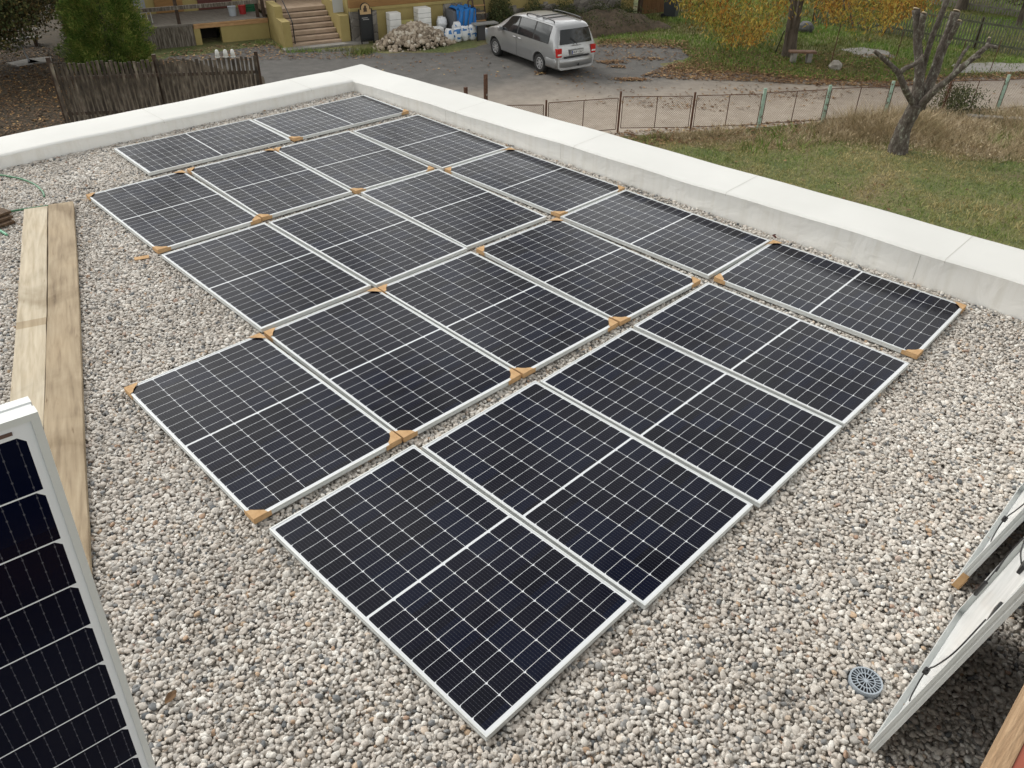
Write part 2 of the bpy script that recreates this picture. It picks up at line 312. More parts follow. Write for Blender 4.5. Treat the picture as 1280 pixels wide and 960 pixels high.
def roadmat():
    m, t, b = newmat('worn_asphalt_and_dirt'); l = t.links.new
    g = N(t, 'ShaderNodeNewGeometry')
    vm = N(t, 'ShaderNodeVectorMath', operation='DOT_PRODUCT'); vm.inputs[1].default_value = (fn[0], fn[1], 0); l(g.outputs['Position'], vm.inputs[0])
    n = N(t, 'ShaderNodeTexNoise'); n.inputs['Scale'].default_value = .35; n.inputs['Detail'].default_value = 7; l(g.outputs['Position'], n.inputs[0])
    ma = N(t, 'ShaderNodeMath', operation='MULTIPLY_ADD'); ma.inputs[1].default_value = 5; l(n.outputs[0], ma.inputs[0]); l(vm.outputs['Value'], ma.inputs[2])
    mr = N(t, 'ShaderNodeMapRange'); mr.inputs[1].default_value = float(fn@FA)+4.4; mr.inputs[2].default_value = float(fn@FA)+9.5; l(ma.outputs[0], mr.inputs[0])
    n2 = N(t, 'ShaderNodeTexNoise'); n2.inputs['Scale'].default_value = 2.5; n2.inputs['Detail'].default_value = 10; n2.inputs['Roughness'].default_value = .7; l(g.outputs['Position'], n2.inputs[0])
    ra = ramp(t, [(.3, (.30, .25, .20)), (.7, (.44, .38, .31))]); l(n2.outputs[0], ra.inputs[0])
    rb = ramp(t, [(.3, (.072, .069, .064)), (.7, (.125, .118, .11))]); l(n2.outputs[0], rb.inputs[0])
    mx = N(t, 'ShaderNodeMix', data_type='RGBA'); l(mr.outputs[0], mx.inputs[0]); l(ra.outputs[0], mx.inputs[6]); l(rb.outputs[0], mx.inputs[7])
    l(mx.outputs[2], b.inputs['Base Color']); b.inputs['Roughness'].default_value = .9
    n3 = N(t, 'ShaderNodeTexNoise'); n3.inputs['Scale'].default_value = 30; n3.inputs['Detail'].default_value = 6; l(g.outputs['Position'], n3.inputs[0])
    bp = N(t, 'ShaderNodeBump'); bp.inputs['Strength'].default_value = .4; bp.inputs['Distance'].default_value = .02; l(n3.outputs[0], bp.inputs['Height']); l(bp.outputs[0], b.inputs['Normal'])
    return m
def sheet(name, pts, z, mat, jit=0, sub=8):
    P = []
    for i in range(len(pts)):
        a, b_ = np.array(pts[i][:2]), np.array(pts[(i+1) % len(pts)][:2])
        for k in range(sub): P.append(a+(b_-a)*k/sub+rng.normal(0, jit, 2))
    mb = MB(); mb.add([(p[0], p[1], z) for p in P], [list(range(len(P)))])
    o = mb.local(name, mat); tag(o, kind='structure')
    if o.data.polygons[0].normal.z < 0: o.data.flip_normals()
    return o
gm = MB(); gm.add([(-400, -400, G), (600, -400, G), (600, 600, G), (-400, 600, G)], [(0, 1, 2, 3)]); tag(gm.local('ground', groundmat()), kind='structure')
ROADPX = [(180, 83), (215, 70), (252, 68), (340, 55), (352, 66), (440, 60), (475, 66), (560, 66), (612, 55), (640, 50), (748, 56), (800, 54), (850, 60), (862, 72), (825, 80), (840, 90), (930, 92), (1010, 100), (1110, 104), (1180, 98), (1290, 96), (1500, 92)]
road_poly = [at(*p)[:2] for p in ROADPX] + [FB+fd*9-fn*.1, FB-fn*-.15, FA+fn*.15, FA-fd*5, np.array([7.5, 20.5])]
sheet('road', road_poly, G+.004, roadmat(), .05)
sheet('leafy_ground', [at(*p)[:2] for p in [(180, -20), (-400, -60), (-400, 60), (-150, 260), (200, 260), (330, 160), (330, 95), (215, 72), (180, 80), (100, 70)]], G+.008, M_SOIL, .1)
sheet('forecourt', [at(*p)[:2] for p in [(1050, 62), (1075, 59), (1110, 64), (1120, 72), (1082, 72)]], G+.006, M_CONC, .06)
sheet('path', [at(*p)[:2] for p in [(1190, 80), (1240, 78), (1330, 82), (1330, 92), (1200, 91)]], G+.008, M_CONC, .06)
def inpoly(P, poly):
    poly = np.array([p[:2] for p in poly]); x, y = P[:, 0], P[:, 1]; c = np.zeros(len(P), bool); j = len(poly)-1
    for i in range(len(poly)):
        xi, yi = poly[i]; xj, yj = poly[j]
        c ^= ((yi > y) != (yj > y)) & (x < (xj-xi)*(y-yi)/(yj-yi+1e-12)+xi); j = i
    return c
def sample(poly, n):
    poly = np.array([p[:2] for p in poly]); lo, hi = poly.min(0), poly.max(0); out = np.zeros((0, 2))
    while len(out) < n:
        P = rng.uniform(lo, hi, (n*2, 2)); out = np.vstack([out, P[inpoly(P, poly)]])
    return out[:n]
# ------------------------------------------------------------------ our own building: flat roof with a white parapet
XR, YL = 4.04, 7.88                         # inner faces of the two parapets
def par_h(x, y): return .10 + max(0, min(1, (7.9-y)/9.0))*.155 if x > XR-.01 else .10
bld = thing('flat_roofed_building', 'flat roofed building with gravel roof and white membrane parapet', 'building', (0, 2.5, G))
wb = MB()
X1, Y1 = XR+.62, YL+.62
wb.box(((-8+X1)/2, (-2.9+Y1-.04)/2, (G-.13)/2-.02), (X1+8-.08, Y1-.04+2.9, -G-.13-.04))
wb.build('outer_wall', M_CONC, bld)
rf = MB(); rf.box(((-8+XR)/2, (-2.7+YL)/2, -.10), (XR+8, YL+2.7, .05)); 
rf.build('roof_deck', noisy('grey_brown_base', [(.3, (.26, .235, .20)), (.7, (.42, .38, .33))], 40, 6), bld)  # grey-brown base sheet under the pebbles
# parapets: many short stations so that the top and face are slightly uneven
def parapet(name, axis, a0, a1, seams, phase):
    top, side = MB(), MB(); n = int(abs(a1-a0)/.12)+1
    T = []; 
    for i in range(n+1):
        a = a0+(a1-a0)*i/n
        wob = .006*math.sin(a*2.1+phase)+.004*math.sin(a*5.3+phase)
        if axis == 'y': x0, y0, x1, y1 = XR+wob, a, X1, a; h = par_h(XR, a)
        else: x0, y0, x1, y1 = a, YL+.02*(XR-a)*1.4+wob, a, Y1+.02*(XR-a)*1.4; h = par_h(0, 0)
        T.append((x0, y0, x1, y1, h+wob*.5))
    k = [0]
    sgn = 1 if axis == 'y' else -1
    R_ = []
    for (x0, y0, x1, y1, h) in T:
        dx, dy = (x1-x0), (y1-y0); L = math.hypot(dx, dy); dx /= L; dy /= L
        prof = [(-.0, -.13), (.004, -.02), (.0, h-.03), (-.006, h-.012), (.012, h+.004), (.05, h+.008), (L*.5, h+.014), (L-.03, h+.022), (L+.0, h+.016), (L+.012, h-.05), (L+.006, -.35)]
        R_.append([(x0+dx*a, y0+dy*a, z) for a, z in prof])
    m = len(R_[0])
    for (b, mbx, ks) in ((0, side, range(0, 3)), (1, top, range(3, m-1))):
        V = [p for r in R_ for p in r]; F = []
        for i in range(len(R_)-1):
            for j in ks: F.append((i*m+j, i*m+j+1, (i+1)*m+j+1, (i+1)*m+j))
        mbx.add(V, F)
    # welded overlaps: strips of doubled membrane and their dark edge
    edges = []
    for s_ in seams:
        q_ = min(range(len(T)), key=lambda i: abs((T[i][1] if axis == 'y' else T[i][0])-s_)); r = R_[q_]; edge = MB()
        for j in range(1, m-2):
            if j == 2: edges.append(edge); edge = MB()
            p, p2 = Vector(r[j]), Vector(r[j+1]); al = Vector((0, 1, 0)) if axis == 'y' else Vector((1, 0, 0))
            sh = al*(.20 if j < 2 else 0)
            nn_ = (p2-p).cross(al); nn_.normalize()
            want = Vector((-1, 0, 0)) if axis == 'y' else Vector((0, -1, 0))
            if j >= 3: want = Vector((0, 0, 1))
            if j >= m-3: want = -Vector((-1, 0, 0)) if axis == 'y' else Vector((0, 1, 0))
            if nn_.dot(want) < 0: nn_ = -nn_
            o_ = nn_*.002
            edge.add([p+o_+sh, p2+o_+sh, p2+o_+al*.0045+sh, p+o_+al*.0045+sh], [(0, 1, 2, 3)])
        edges.append(edge)
    return top, side, None, edges
M_SEAM = flat('seam_dirt', (.50, .49, .45), .8)
for nm, args in (('right', ('y', -2.6, Y1, [-.60, 1.60, 3.62, 5.6], 0.3)), ('back', ('x', -8, XR+.004, [3.3, 1.15, -1.1, -3.2], 1.7))):
    t_, s_, l_, e_ = parapet(nm, *args)
    t_.build('parapet_coping', M_MTOP, bld, smooth=True); s_.build('parapet_inner_face', M_MSIDE, bld, smooth=True)
    for e1 in e_: e1.build('membrane_seam', M_SEAM, bld)
cn = MB(); cn.add([(XR, Y1, .10), (X1, Y1, .12), (X1+.006, Y1, -.35), (XR, Y1, -.35)], [(0, 1, 2, 3)]); cn.build('parapet_end', M_MTOP, bld)
# raised wall of the next level beside the leaning panels
wl = thing('raised_wall', 'raised wall with timber edge and red sheeted top at the lower right corner', 'wall', (1.0, -2.7, -.075))
LY = -2.325
q = MB(); q.box((1.2, LY-.70, .66), (14.4, .86, 1.46)); q.build('wall_body', M_CONC, wl)
q = MB(); q.box((1.2, LY-.021, 1.405), (14.4, .042, .19)); q.build('timber_plate', noisy('osb_edge', [(.2, (.20, .12, .065)), (.5, (.36, .235, .135)), (.8, (.48, .34, .21))], 5, 9, stretch=(1.2, 9, 9), bump=.4), wl, bevel=.004)
q = MB(); q.box((3.4, LY-.058, 1.40), (10.2, .030, .188)); q.build('shaded_red_strip', noisy('painted_shade_red', [(.3, (.27, .075, .045)), (.7, (.34, .10, .065))], 9, 5), wl)  # darker red paints in the shaded lip beside the red top
q = MB(); q.box((-3.9, LY-.62, 1.42), (4.2, 1.05, .08)); q.build('unseen_dark_cover', flat('dark_cover_tone', (.03, .03, .032), .9), wl)  # unseen dark slab, added so the upright panel reflects no red
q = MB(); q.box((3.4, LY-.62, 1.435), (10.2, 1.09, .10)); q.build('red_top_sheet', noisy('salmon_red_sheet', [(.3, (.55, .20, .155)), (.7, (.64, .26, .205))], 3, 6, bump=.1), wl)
# ------------------------------------------------------------------ solar panels
PW, PL, PH = 1.042, 1.755, .035
def make_panel(back=False, name='solar_panel'):
    root = thing(name, None, 'solar panel')
    fm = MB(); lip = .0092; w2, l2 = PW/2, PL/2
    # each frame bar: outer web with a shallow groove, top lip, bottom flange; mitred corners
    prof = [(0, 0), (0, .012), (.0015, .014), (.0015, .019), (0, .021), (0, PH), (lip, PH), (lip, PH-.0022), (.0015+.001, PH-.0022), (.0035, .0018), (.028, .0018), (.028, 0)]
    def ring(d, z): return [(-w2+d, -l2+d, z), (w2-d, -l2+d, z), (w2-d, l2-d, z), (-w2+d, l2-d, z)]
    V = []; F = []; n = len(prof)
    for d, z in prof: V += ring(d, z)
    for i in range(n):
        j = (i+1) % n
        for k in range(4): k2 = (k+1) % 4; F.append((i*4+k, i*4+k2, j*4+k2, j*4+k))
    fm.add(V, F); fm.local('frame', M_ALU, root)
    gl = MB(); zt = PH-.0026; d = .0028
    a = ring(d, zt); b = ring(d, zt-.0045)
    gl.add(a, [(0, 1, 2, 3)], 0); gl.add(b, [(3, 2, 1, 0)], 1)
    gl.add(a+b, [(0, 4, 5, 1), (1, 5, 6, 2), (2, 6, 7, 3), (3, 7, 4, 0)], 1)
    gl.local('cell_laminate', [M_CELL, M_WHITEBACK], root)
    if back:
        for k in (-1, 0, 1):
            jb = MB(); jb.box((k*.33, .02, .0205), (.085, .05, .016)); jb.local('junction_box', M_BLACK, root, bevel=.004)
        L2 = lambda u, v, z: (u-PW/2, v-PL/2, z)
        runs = [[(.17, .86, .012), (.10, .70, .004), (.15, .52, -.004), (.234, .37, -.008), (.205, .29, .0), (.11, .29, .008), (.06, .42, .012), (.05, .60, .016)],
                [(.82, .88, .012), (.95, .80, .006), (.97, .64, -.004), (.90, .57, -.010), (.82, .50, -.012), (.80, .46, -.012)],
                [(.54, .88, .012), (.70, .80, .0), (.90, .72, -.008), (.88, .60, -.012), (.84, .52, -.006)]]
        for k, rn in enumerate(runs):
            c = MB(); c.tube(smooth_path([L2(*q_) for q_ in rn], 6), .0034, 6); co = c.local('cable', M_BLACK, root, smooth=True)
            if k == 0: cl = MB(); cl.box(L2(.234, .365, -.008), (.03, .022, .022)); cl.local('cable_clip', M_BLACK, co, bevel=.004)
            if k == 1:
                e_ = MB(); e_.tube([L2(.80, .47, -.012), L2(.815, .36, -.010)], [.010, .0095], 8); e_.local('connector', M_BLACK, co)
    return root
def smooth_path(pts, k=6):
    P = [np.array(p, float) for p in pts]; P = [P[0]]+P+[P[-1]]; out = []
    for i in range(1, len(P)-2):
        for j in range(k):
            t = j/k; a, b, c, d = P[i-1], P[i], P[i+1], P[i+2]
            out.append(.5*((2*b)+(-a+c)*t+(2*a-5*b+4*c-d)*t*t+(-a+3*b-3*c+d)*t**3))
    out.append(P[-2]); return [tuple(p) for p in out]
PAN = {'F1': (-1.065, .054, .17), 'F2': (0, 0, .03), 'F3': (1.066, -.027, .17), 'F4': (2.140, -.029, -.09), 'F5': (3.310, -.016, 1.27),
 'B1': (-1.079, 1.915, -.84), 'B2': (-.008, 1.887, -1.39), 'B3': (1.055, 1.850, -1.40), 'B4': (2.146, 1.805, -2.73), 'B5': (3.283, 1.776, -.33),
 'C1': (.035, 3.710, -.94), 'C2': (1.106, 3.661, -.93), 'C3': (2.194, 3.659, -2.56), 'C4': (3.324, 3.570, -.35),
 'D1': (.097, 5.570, -1.86), 'D2': (1.183, 5.538, -3.21), 'D3': (2.251, 5.458, -2.76), 'D4': (3.345, 5.363, -1.13),
 'E1': (1.253, 7.102, -2.86), 'E2': (3.034, 6.997, -2.01)}
ORD = ['leftmost', 'second from left', 'third from left', 'fourth from left', 'fifth from left']
PLAB = {}
for i in range(4): PLAB['F%d' % (i+1)] = ['frontmost bare panel at the near end of the nearest row', 'second bare panel of the nearest row beside the frontmost one', 'third bare panel of the nearest row without cardboard corners', 'fourth bare panel of the nearest row, next to the gravel strip'][i]
PLAB['F5'] = 'near panel with four cardboard corners right beside the long parapet'
for i in range(5): PLAB['B%d' % (i+1)] = ['panel with four cardboard corners jutting over gravel, leftmost of second row', 'second panel from the left in the second row from the front', 'third panel from the left in the second row from the front', 'fourth panel from the left in the second row from the front', 'bare cornered panel by the long parapet at right end of second row'][i]
for i in range(4): PLAB['C%d' % (i+1)] = ['leftmost panel of the third row, its left corner bare', 'second panel from the left in the third row', 'third panel from the left in the third row', 'panel with four cardboard corners at the parapet end of third row'][i]
for i in range(4): PLAB['D%d' % (i+1)] = ['leftmost panel of the fourth row with a cardboard left corner', 'second panel from the left in the fourth row', 'third panel from the left in the fourth row', 'bare cornered panel at the parapet end of the fourth row'][i]
PLAB['E1'] = 'crosswise panel along the far parapet, the left one without cardboard'; PLAB['E2'] = 'crosswise panel tucked into the far corner of the parapet'
proto = make_panel(); first = True
def pmat(k):
    x, y, t = PAN[k]; a = rad(t)+(math.pi/2 if k[0] == 'E' else 0)
    return x, y, a
rr = random.Random(3)
panels = {}
# my fit's angle t: width direction (cos t, sin t); length direction (sin t, -cos t)
for k in PAN:
    x, y, a = pmat(k)
    rot = (rad(rr.uniform(-.18, .18)), rad(rr.uniform(-.18, .18)), a); loc = (x, y, -PH+rr.uniform(-.003, .003))
    if first: o = proto; o.location = loc; o.rotation_euler = rot; o['label'] = PLAB[k]; o['group'] = 'solar panels laid flat on the gravel roof'; first = False
    else: o = dup(proto, loc, rot, PLAB[k])
    panels[k] = o
# cardboard corner protectors
def make_corner(seed):
    r_ = random.Random(seed); mb = MB(); T = .003; e = .0012; A = .112+r_.uniform(-.008, .012); B_ = .105+r_.uniform(-.008, .012); H = .036
    z1 = H+.0015
    # local: corner at origin, panel occupies x>0,y>0 ; z=0 panel underside
    mb.box((A/2-e-T/2, -e-T/2, H/2), (A+T, T, H)); mb.box((-e-T/2, B_/2-e/2, H/2), (T, B_, H))
    c = .052
    poly = [(-e-T, -e-T), (A*.80, -e-T), (A*.72, .022), (.062, .036), (.036, .060), (.022, B_*.70), (-e-T, B_*.80)]
    lift = r_.uniform(0, .004)
    n = len(poly); P = [(p[0], p[1], z1+(lift if 1 < i < 6 else 0)) for i, p in enumerate(poly)]+[(p[0], p[1], z1+T+(lift if 1 < i < 6 else 0)) for i, p in enumerate(poly)]
    mb.add(P, [list(range(n))[::-1], list(range(n, 2*n))]+[(i, (i+1) % n, n+(i+1) % n, n+i) for i in range(n)])
    # staple
    mb.box((.018, .016, z1+T+.0006), (.010, .0012, .001), .7)
    return mb
CORN = {'B1': 'LTRB', 'B2': 'LTRB', 'B3': 'LRB', 'B4': 'LTRB', 'C4': 'LTRB', 'F5': 'LTRB', 'D1': 'LTRB', 'D2': 'LTB', 'D3': 'LRB', 'E2': 'RB'}
PNAME = {'B1': 'leftmost panel of the second row', 'B2': 'second panel of the second row', 'B3': 'third panel of the second row', 'B4': 'fourth panel of the second row', 'C4': 'parapet-end panel of third row',
 'F5': 'near panel beside the long parapet', 'D1': 'leftmost panel of the fourth row', 'D2': 'second panel of the fourth row', 'D3': 'third panel of the fourth row', 'E2': 'crosswise panel in the far corner'}
CN = {'L': 'left', 'T': 'far', 'R': 'right', 'B': 'near'}
corner_meshes = []
for s_ in range(4):
    o = make_corner(s_).local('corner_protector', M_CARD); corner_meshes.append(o.data); bpy.data.objects.remove(o)
ci = 0
def place_corner(pm, cx, cy, ang, label, grp='cardboard corner protectors'):
    global ci
    o = bpy.data.objects.new('corner_protector', corner_meshes[ci % 4]); ci += 1; link(o)
    o.matrix_world = pm @ Matrix.Translation((cx, cy, 0)) @ Matrix.Rotation(ang, 4, 'Z')
    return tag(o, label, 'corner protector', grp)
w2, l2 = PW/2, PL/2
LOC = {'L': (-w2, l2, -math.pi/2), 'T': (w2, l2, math.pi), 'R': (w2, -l2, math.pi/2), 'B': (-w2, -l2, 0)}
for k, cs in CORN.items():
    pm = wm(panels[k])
    for c in cs:
        cc = c
        if k[0] == 'E': cc = {'L': 'B', 'T': 'L', 'R': 'T', 'B': 'R'}[c]; cc = {'R': 'R', 'B': 'B', 'L': 'L', 'T': 'T'}[cc]
        if k[0] == 'E': cc = {'R': 'R', 'B': 'L'}[c] if False else {'R': 'R', 'B': 'B'}[c]
        cx, cy, an = LOC[cc]
        if k[0] == 'E':
            # panel is turned a quarter: world near corner = local left-top side etc.
            cx, cy, an = LOC[{'R': 'B', 'B': 'L'}[c]] if False else LOC[{'R': 'R', 'B': 'B'}[c]]
            world = {q: pm @ Vector((LOC[q][0], LOC[q][1], 0)) for q in 'LTRB'}
            pick = max(world, key=lambda q: world[q].x-world[q].y*1.2) if c == 'R' else min(world, key=lambda q: world[q].x*1.0+world[q].y*1.2)
            cx, cy, an = LOC[pick]
        place_corner(pm, cx, cy, an, 'cardboard protector on the %s corner of the %s' % (CN[c], PNAME[k]))
# leaning panels seen from the back
TAU = rad(77.5)
back = make_panel(True); back['group'] = 'solar panels leaning with their backs to the gravel'
def lean(o, x0, y0, z0, tau, label, yaw=0.0):
    # near bottom corner at (x0,y0,z0); width along +x, length up; outside (back) faces +y
    xa = Vector((math.cos(yaw), math.sin(yaw), 0)); n0 = Vector((math.sin(yaw), -math.cos(yaw), 0))
    ya = n0*math.cos(tau)+Vector((0, 0, 1))*math.sin(tau); za = xa.cross(ya)    # za: front normal
    M = Matrix([[xa[i], ya[i], za[i], 0] for i in range(3)]+[[0, 0, 0, 1]])
    c = Vector((x0, y0, z0))+xa*PW/2+ya*PL/2
    M.translation = c; o.matrix_basis = M; o['label'] = label; return M
# the face away from the gravel is the glass: local +z must point to -y
b1 = back
mA = lean(b1, -.424, -2.012, -.033, rad(81), 'white backed panel leaning on the raised wall, nearer of the leaning two, beside the drain')
b2 = dup(back, (0, 0, 0)); mB = lean(b2, .775, -1.925, -.033, rad(79), 'white backed panel leaning on the raised wall, the farther one, partly outside the picture')
b3 = dup(back, (0, 0, 0)); 
lean(b3, 1.86, -1.95, -.033, rad(79), 'white backed panel leaning on the raised wall, the third, beyond the picture edge')
place_corner(wm(b1), w2, -l2, math.pi/2, 'cardboard protector on the far foot of the nearer leaning panel')
place_corner(wm(b2), -w2, -l2, 0, 'cardboard protector on the near foot of the farther leaning panel')
# panel standing up close at the left edge
st = dup(proto, (0, 0, 0), label='upright solar panel close by, its black cells filling the lower left corner', group='solar panels')
T0 = Vector((-2.7533, -1.361, 2.7011)); ax = Vector((.9972, -.054, -.0524)).normalized(); ay = Vector((.0488, -.0648, .9967)); ay = (ay-ax*ay.dot(ax)).normalized(); az = ax.cross(ay)
Mx = Matrix([[ax[i], ay[i], az[i], 0] for i in range(3)]+[[0, 0, 0, 1]]); Mx.translation = T0-ax*w2-ay*l2-az*PH; st.matrix_basis = Mx
del st['group']
sp = MB(); sp.box((w2-.20, l2-.0185, PH-.0018), (.34, .0045, .0012)); sp.local('serial_strip', flat('brown_strip', (.10, .06, .05), .5), st)
# sawhorse that carries it, below the picture
hb = -1.2
sw = thing('sawhorse', 'timber sawhorse carrying the upright panel', 'sawhorse', (-3.36, -1.22, -.05))
q = MB(); q.box((-3.36, -1.25, .90), (1.2, .12, .08)); q.build('beam', M_PLANK, sw)
for sx_ in (-.5, .5):
    for sy_ in (-1, 1):
        q = MB(); q.tube([(-3.36+sx_, -1.25+sy_*.03, .90), (-3.36+sx_*1.15, -1.25+sy_*.32, -.05)], .03, 4); q.build('leg', M_PLANK, sw)
# ------------------------------------------------------------------ planks, hose, wood, drain, litter on the roof
def plank(name, label, p0, d, L, Wd, T, ztop, mat, seed):
    r_ = random.Random(seed); d = Vector((d[0], d[1], 0)).normalized(); s = Vector((d.y, -d.x, 0))
    o = thing(name, label, 'plank', (p0[0], p0[1], ztop-T), group=None)
    mb = MB(); n = 24; V = []
    for i in range(n+1):
        c = Vector((p0[0], p0[1], 0))+d*(L*i/n); b_ = .004*math.sin(i*.35+seed); z = ztop+.004*math.sin(i*.22+seed)
        for sd_ in (-1, 1):
            e_ = c+s*(sd_*Wd/2+r_.uniform(-.0025, .0025)+b_)
            V += [(e_.x, e_.y, z-T), (e_.x, e_.y, z)]
    F = []
    for i in range(n):
        a, b2_ = i*4, (i+1)*4
        F += [(a+1, b2_+1, b2_+3, a+3), (a, a+2, b2_+2, b2_), (a, b2_, b2_+1, a+1), (a+2, a+3, b2_+3, b2_+2)]
    F += [(0, 1, 3, 2), (n*4, n*4+2, n*4+3, n*4+1)]
    mb.add(V, F); me_parent = o
    ob = mb.build('board', mat, o, bevel=.004); ob.rotation_euler = (0, 0, 0)
    return o
pd = np.array([-.345, -.939]); pn = np.array([.939, -.345])
pL0 = np.array([-.89, 6.465]); pR0 = np.array([-.665, 6.42])
def planked(name, base, band):
    m, t, b = newmat(name); l = t.links.new
    g = N(t, 'ShaderNodeNewGeometry'); mp = N(t, 'ShaderNodeMapping'); mp.vector_type = 'TEXTURE'; mp.inputs['Rotation'].default_value = (0, 0, math.atan2(pd[1], pd[0])+math.pi/2); l(g.outputs['Position'], mp.inputs[0])
    def nz_(sc, st, det=8, dis=0.0):
        m2_ = N(t, 'ShaderNodeMapping'); m2_.inputs['Scale'].default_value = st; l(mp.outputs[0], m2_.inputs[0]); n = N(t, 'ShaderNodeTexNoise'); n.inputs['Scale'].default_value = sc; n.inputs['Detail'].default_value = det; n.inputs['Distortion'].default_value = dis; l(m2_.outputs[0], n.inputs[0]); return n.outputs[0]
    rp = ramp(t, base); l(nz_(3.5, (9, .8, 9), 9, .4), rp.inputs[0]); out = rp.outputs[0]
    def mul(stops, fac, o):
        r = ramp(t, stops); l(fac, r.inputs[0]); m_ = N(t, 'ShaderNodeMix', data_type='RGBA', blend_type='MULTIPLY'); m_.inputs[0].default_value = 1; l(o, m_.inputs[6]); l(r.outputs[0], m_.inputs[7]); return m_.outputs[2]
    out = mul([(.3, (.66, .62, .56)), (.5, (1, 1, 1)), (.75, (1.1, 1.08, 1.05))], nz_(1.7, (1.2, .9, 1), 7, 1.0), out)       # blotches
    out = mul([(.26, (.55, .48, .40)), (.33, (1, 1, 1))], nz_(26, (1, .12, 1), 5), out)                                      # short dark cracks
    v = N(t, 'ShaderNodeTexVoronoi'); v.inputs['Scale'].default_value = 1.7; m3_ = N(t, 'ShaderNodeMapping'); m3_.inputs['Scale'].default_value = (1, .6, 1); l(mp.outputs[0], m3_.inputs[0]); l(m3_.outputs[0], v.inputs[0])
    out = mul([(.0, (.40, .30, .20)), (.03, (.70, .58, .45)), (.045, (1, 1, 1))], v.outputs['Distance'], out)                # knots
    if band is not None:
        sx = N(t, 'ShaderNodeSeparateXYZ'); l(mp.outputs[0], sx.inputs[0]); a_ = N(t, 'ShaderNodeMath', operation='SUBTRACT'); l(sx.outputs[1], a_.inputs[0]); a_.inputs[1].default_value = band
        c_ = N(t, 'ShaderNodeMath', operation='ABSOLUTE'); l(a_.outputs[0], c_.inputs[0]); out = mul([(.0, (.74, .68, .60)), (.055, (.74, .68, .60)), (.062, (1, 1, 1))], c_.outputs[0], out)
    l(out, b.inputs['Base Color']); b.inputs['Roughness'].default_value = .85; bp = N(t, 'ShaderNodeBump'); bp.inputs['Strength'].default_value = .4; bp.inputs['Distance'].default_value = .006; l(nz_(9, (6, .6, 6)), bp.inputs['Height']); l(bp.outputs[0], b.inputs['Normal'])
    return m
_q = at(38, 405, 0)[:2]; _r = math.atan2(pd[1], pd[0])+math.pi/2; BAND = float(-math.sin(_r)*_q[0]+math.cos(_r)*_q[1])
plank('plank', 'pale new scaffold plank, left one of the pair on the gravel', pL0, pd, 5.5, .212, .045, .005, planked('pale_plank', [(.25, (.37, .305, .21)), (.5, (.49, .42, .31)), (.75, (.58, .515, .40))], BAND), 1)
plank('plank', 'browner weathered scaffold plank, right one of the pair on the gravel', pR0, pd, 5.75, .232, .045, .002, planked('brown_plank', [(.22, (.20, .145, .09)), (.45, (.33, .255, .165)), (.75, (.43, .345, .235))], None), 2)
hm = flat('green_hose', (.06, .20, .10), .4)
q = MB(); q.tube(smooth_path([(-1.6, 7.95, -.03), (-.95, 7.86, -.03), (-.75, 7.62, -.03), (-.66, 7.3, -.03), (-.66, 7.0, -.033), (-.70, 6.82, -.035)], 8), .010, 7); o = q.local('garden_hose', hm, smooth=True); tag(o, 'thin green hose curving over gravel under the far parapet', 'hose', 'green hoses')
q = MB(); q.tube(smooth_path([(-.74, 6.53, -.035), (-.9, 6.56, -.025), (-1.08, 6.62, -.025), (-1.22, 6.62, -.02), (-1.4, 6.55, -.03)], 8), .010, 7); o = q.local('garden_hose', hm, smooth=True); tag(o, 'green hose end emerging from under the planks beside the old timber', 'hose', 'green hoses')
q = MB(); q.tube(smooth_path([(-1.30, 6.08, -.035), (-1.33, 6.22, -.02), (-1.42, 6.4, -.02), (-1.6, 6.6, -.03)], 8), .013, 7); o = q.local('garden_hose', flat('pale_green_hose', (.12, .36, .22), .4), smooth=True); tag(o, 'paler green hose end pointing at the old timber on the left edge', 'hose', 'green hoses')
q = MB()
for i in range(3): q.box((-1.33+.02*i, 6.62+.03*i, -.015+.030*i), (.24-.03*i, .70-.05*i, .028), rz=.18+.04*i)
o = q.local('old_timber', noisy('dark_rotten_wood', [(.3, (.05, .03, .018)), (.7, (.15, .095, .055))], 6, 7, stretch=(6, .7, 6), bump=.6), bevel=.005); tag(o, 'dark rotten timber lump on the gravel at the left edge', 'timber')
q = MB(); q.box((-.60, 4.73, -.032), (.125, .06, .006), rz=-.35); tag(q.local('cardboard_scrap', M_CARD), 'small loose rectangle of cardboard on the gravel left of the panels', 'cardboard scrap')
def leafshape(c, s, rz, tilt, mb):
    R3 = Matrix.Rotation(rz, 3, 'Z') @ Matrix.Rotation(tilt, 3, 'X')
    P = [(-1, 0, 0), (-.4, -.42, .08), (.3, -.5, .1), (.75, -.2, .05), (1, 0, .12), (.7, .25, .04), (.2, .5, .12), (-.5, .35, .1), (0, 0, -.03)]
    P = [tuple(Vector(c)+R3 @ (Vector(p)*s)) for p in P]
    mb.add(P, [(8, i, (i+1) % 8) for i in range(8)])
ML = noisy('dry_brown_leaf', [(.3, (.10, .055, .028)), (.7, (.20, .12, .06))], 20, 4)
q = MB(); leafshape((-2.455, .345, -.030), .040, .4, .25, q); tag(q.local('dry_leaf', ML), 'single dry brown leaf on the gravel in the lower left', 'leaf')
q = MB(); lf_ = at(968, 296, .01); leafshape((lf_[0], lf_[1], .012), .035, 1.2, 1.2, q); leafshape((lf_[0]+.03, lf_[1]+.02, .012), .025, 2.6, 1.0, q); tag(q.local('dry_leaf', flat('dark_red_leaf', (.10, .025, .02), .7)), 'small dark red leaf standing beside a cardboard corner near the parapet', 'leaf')
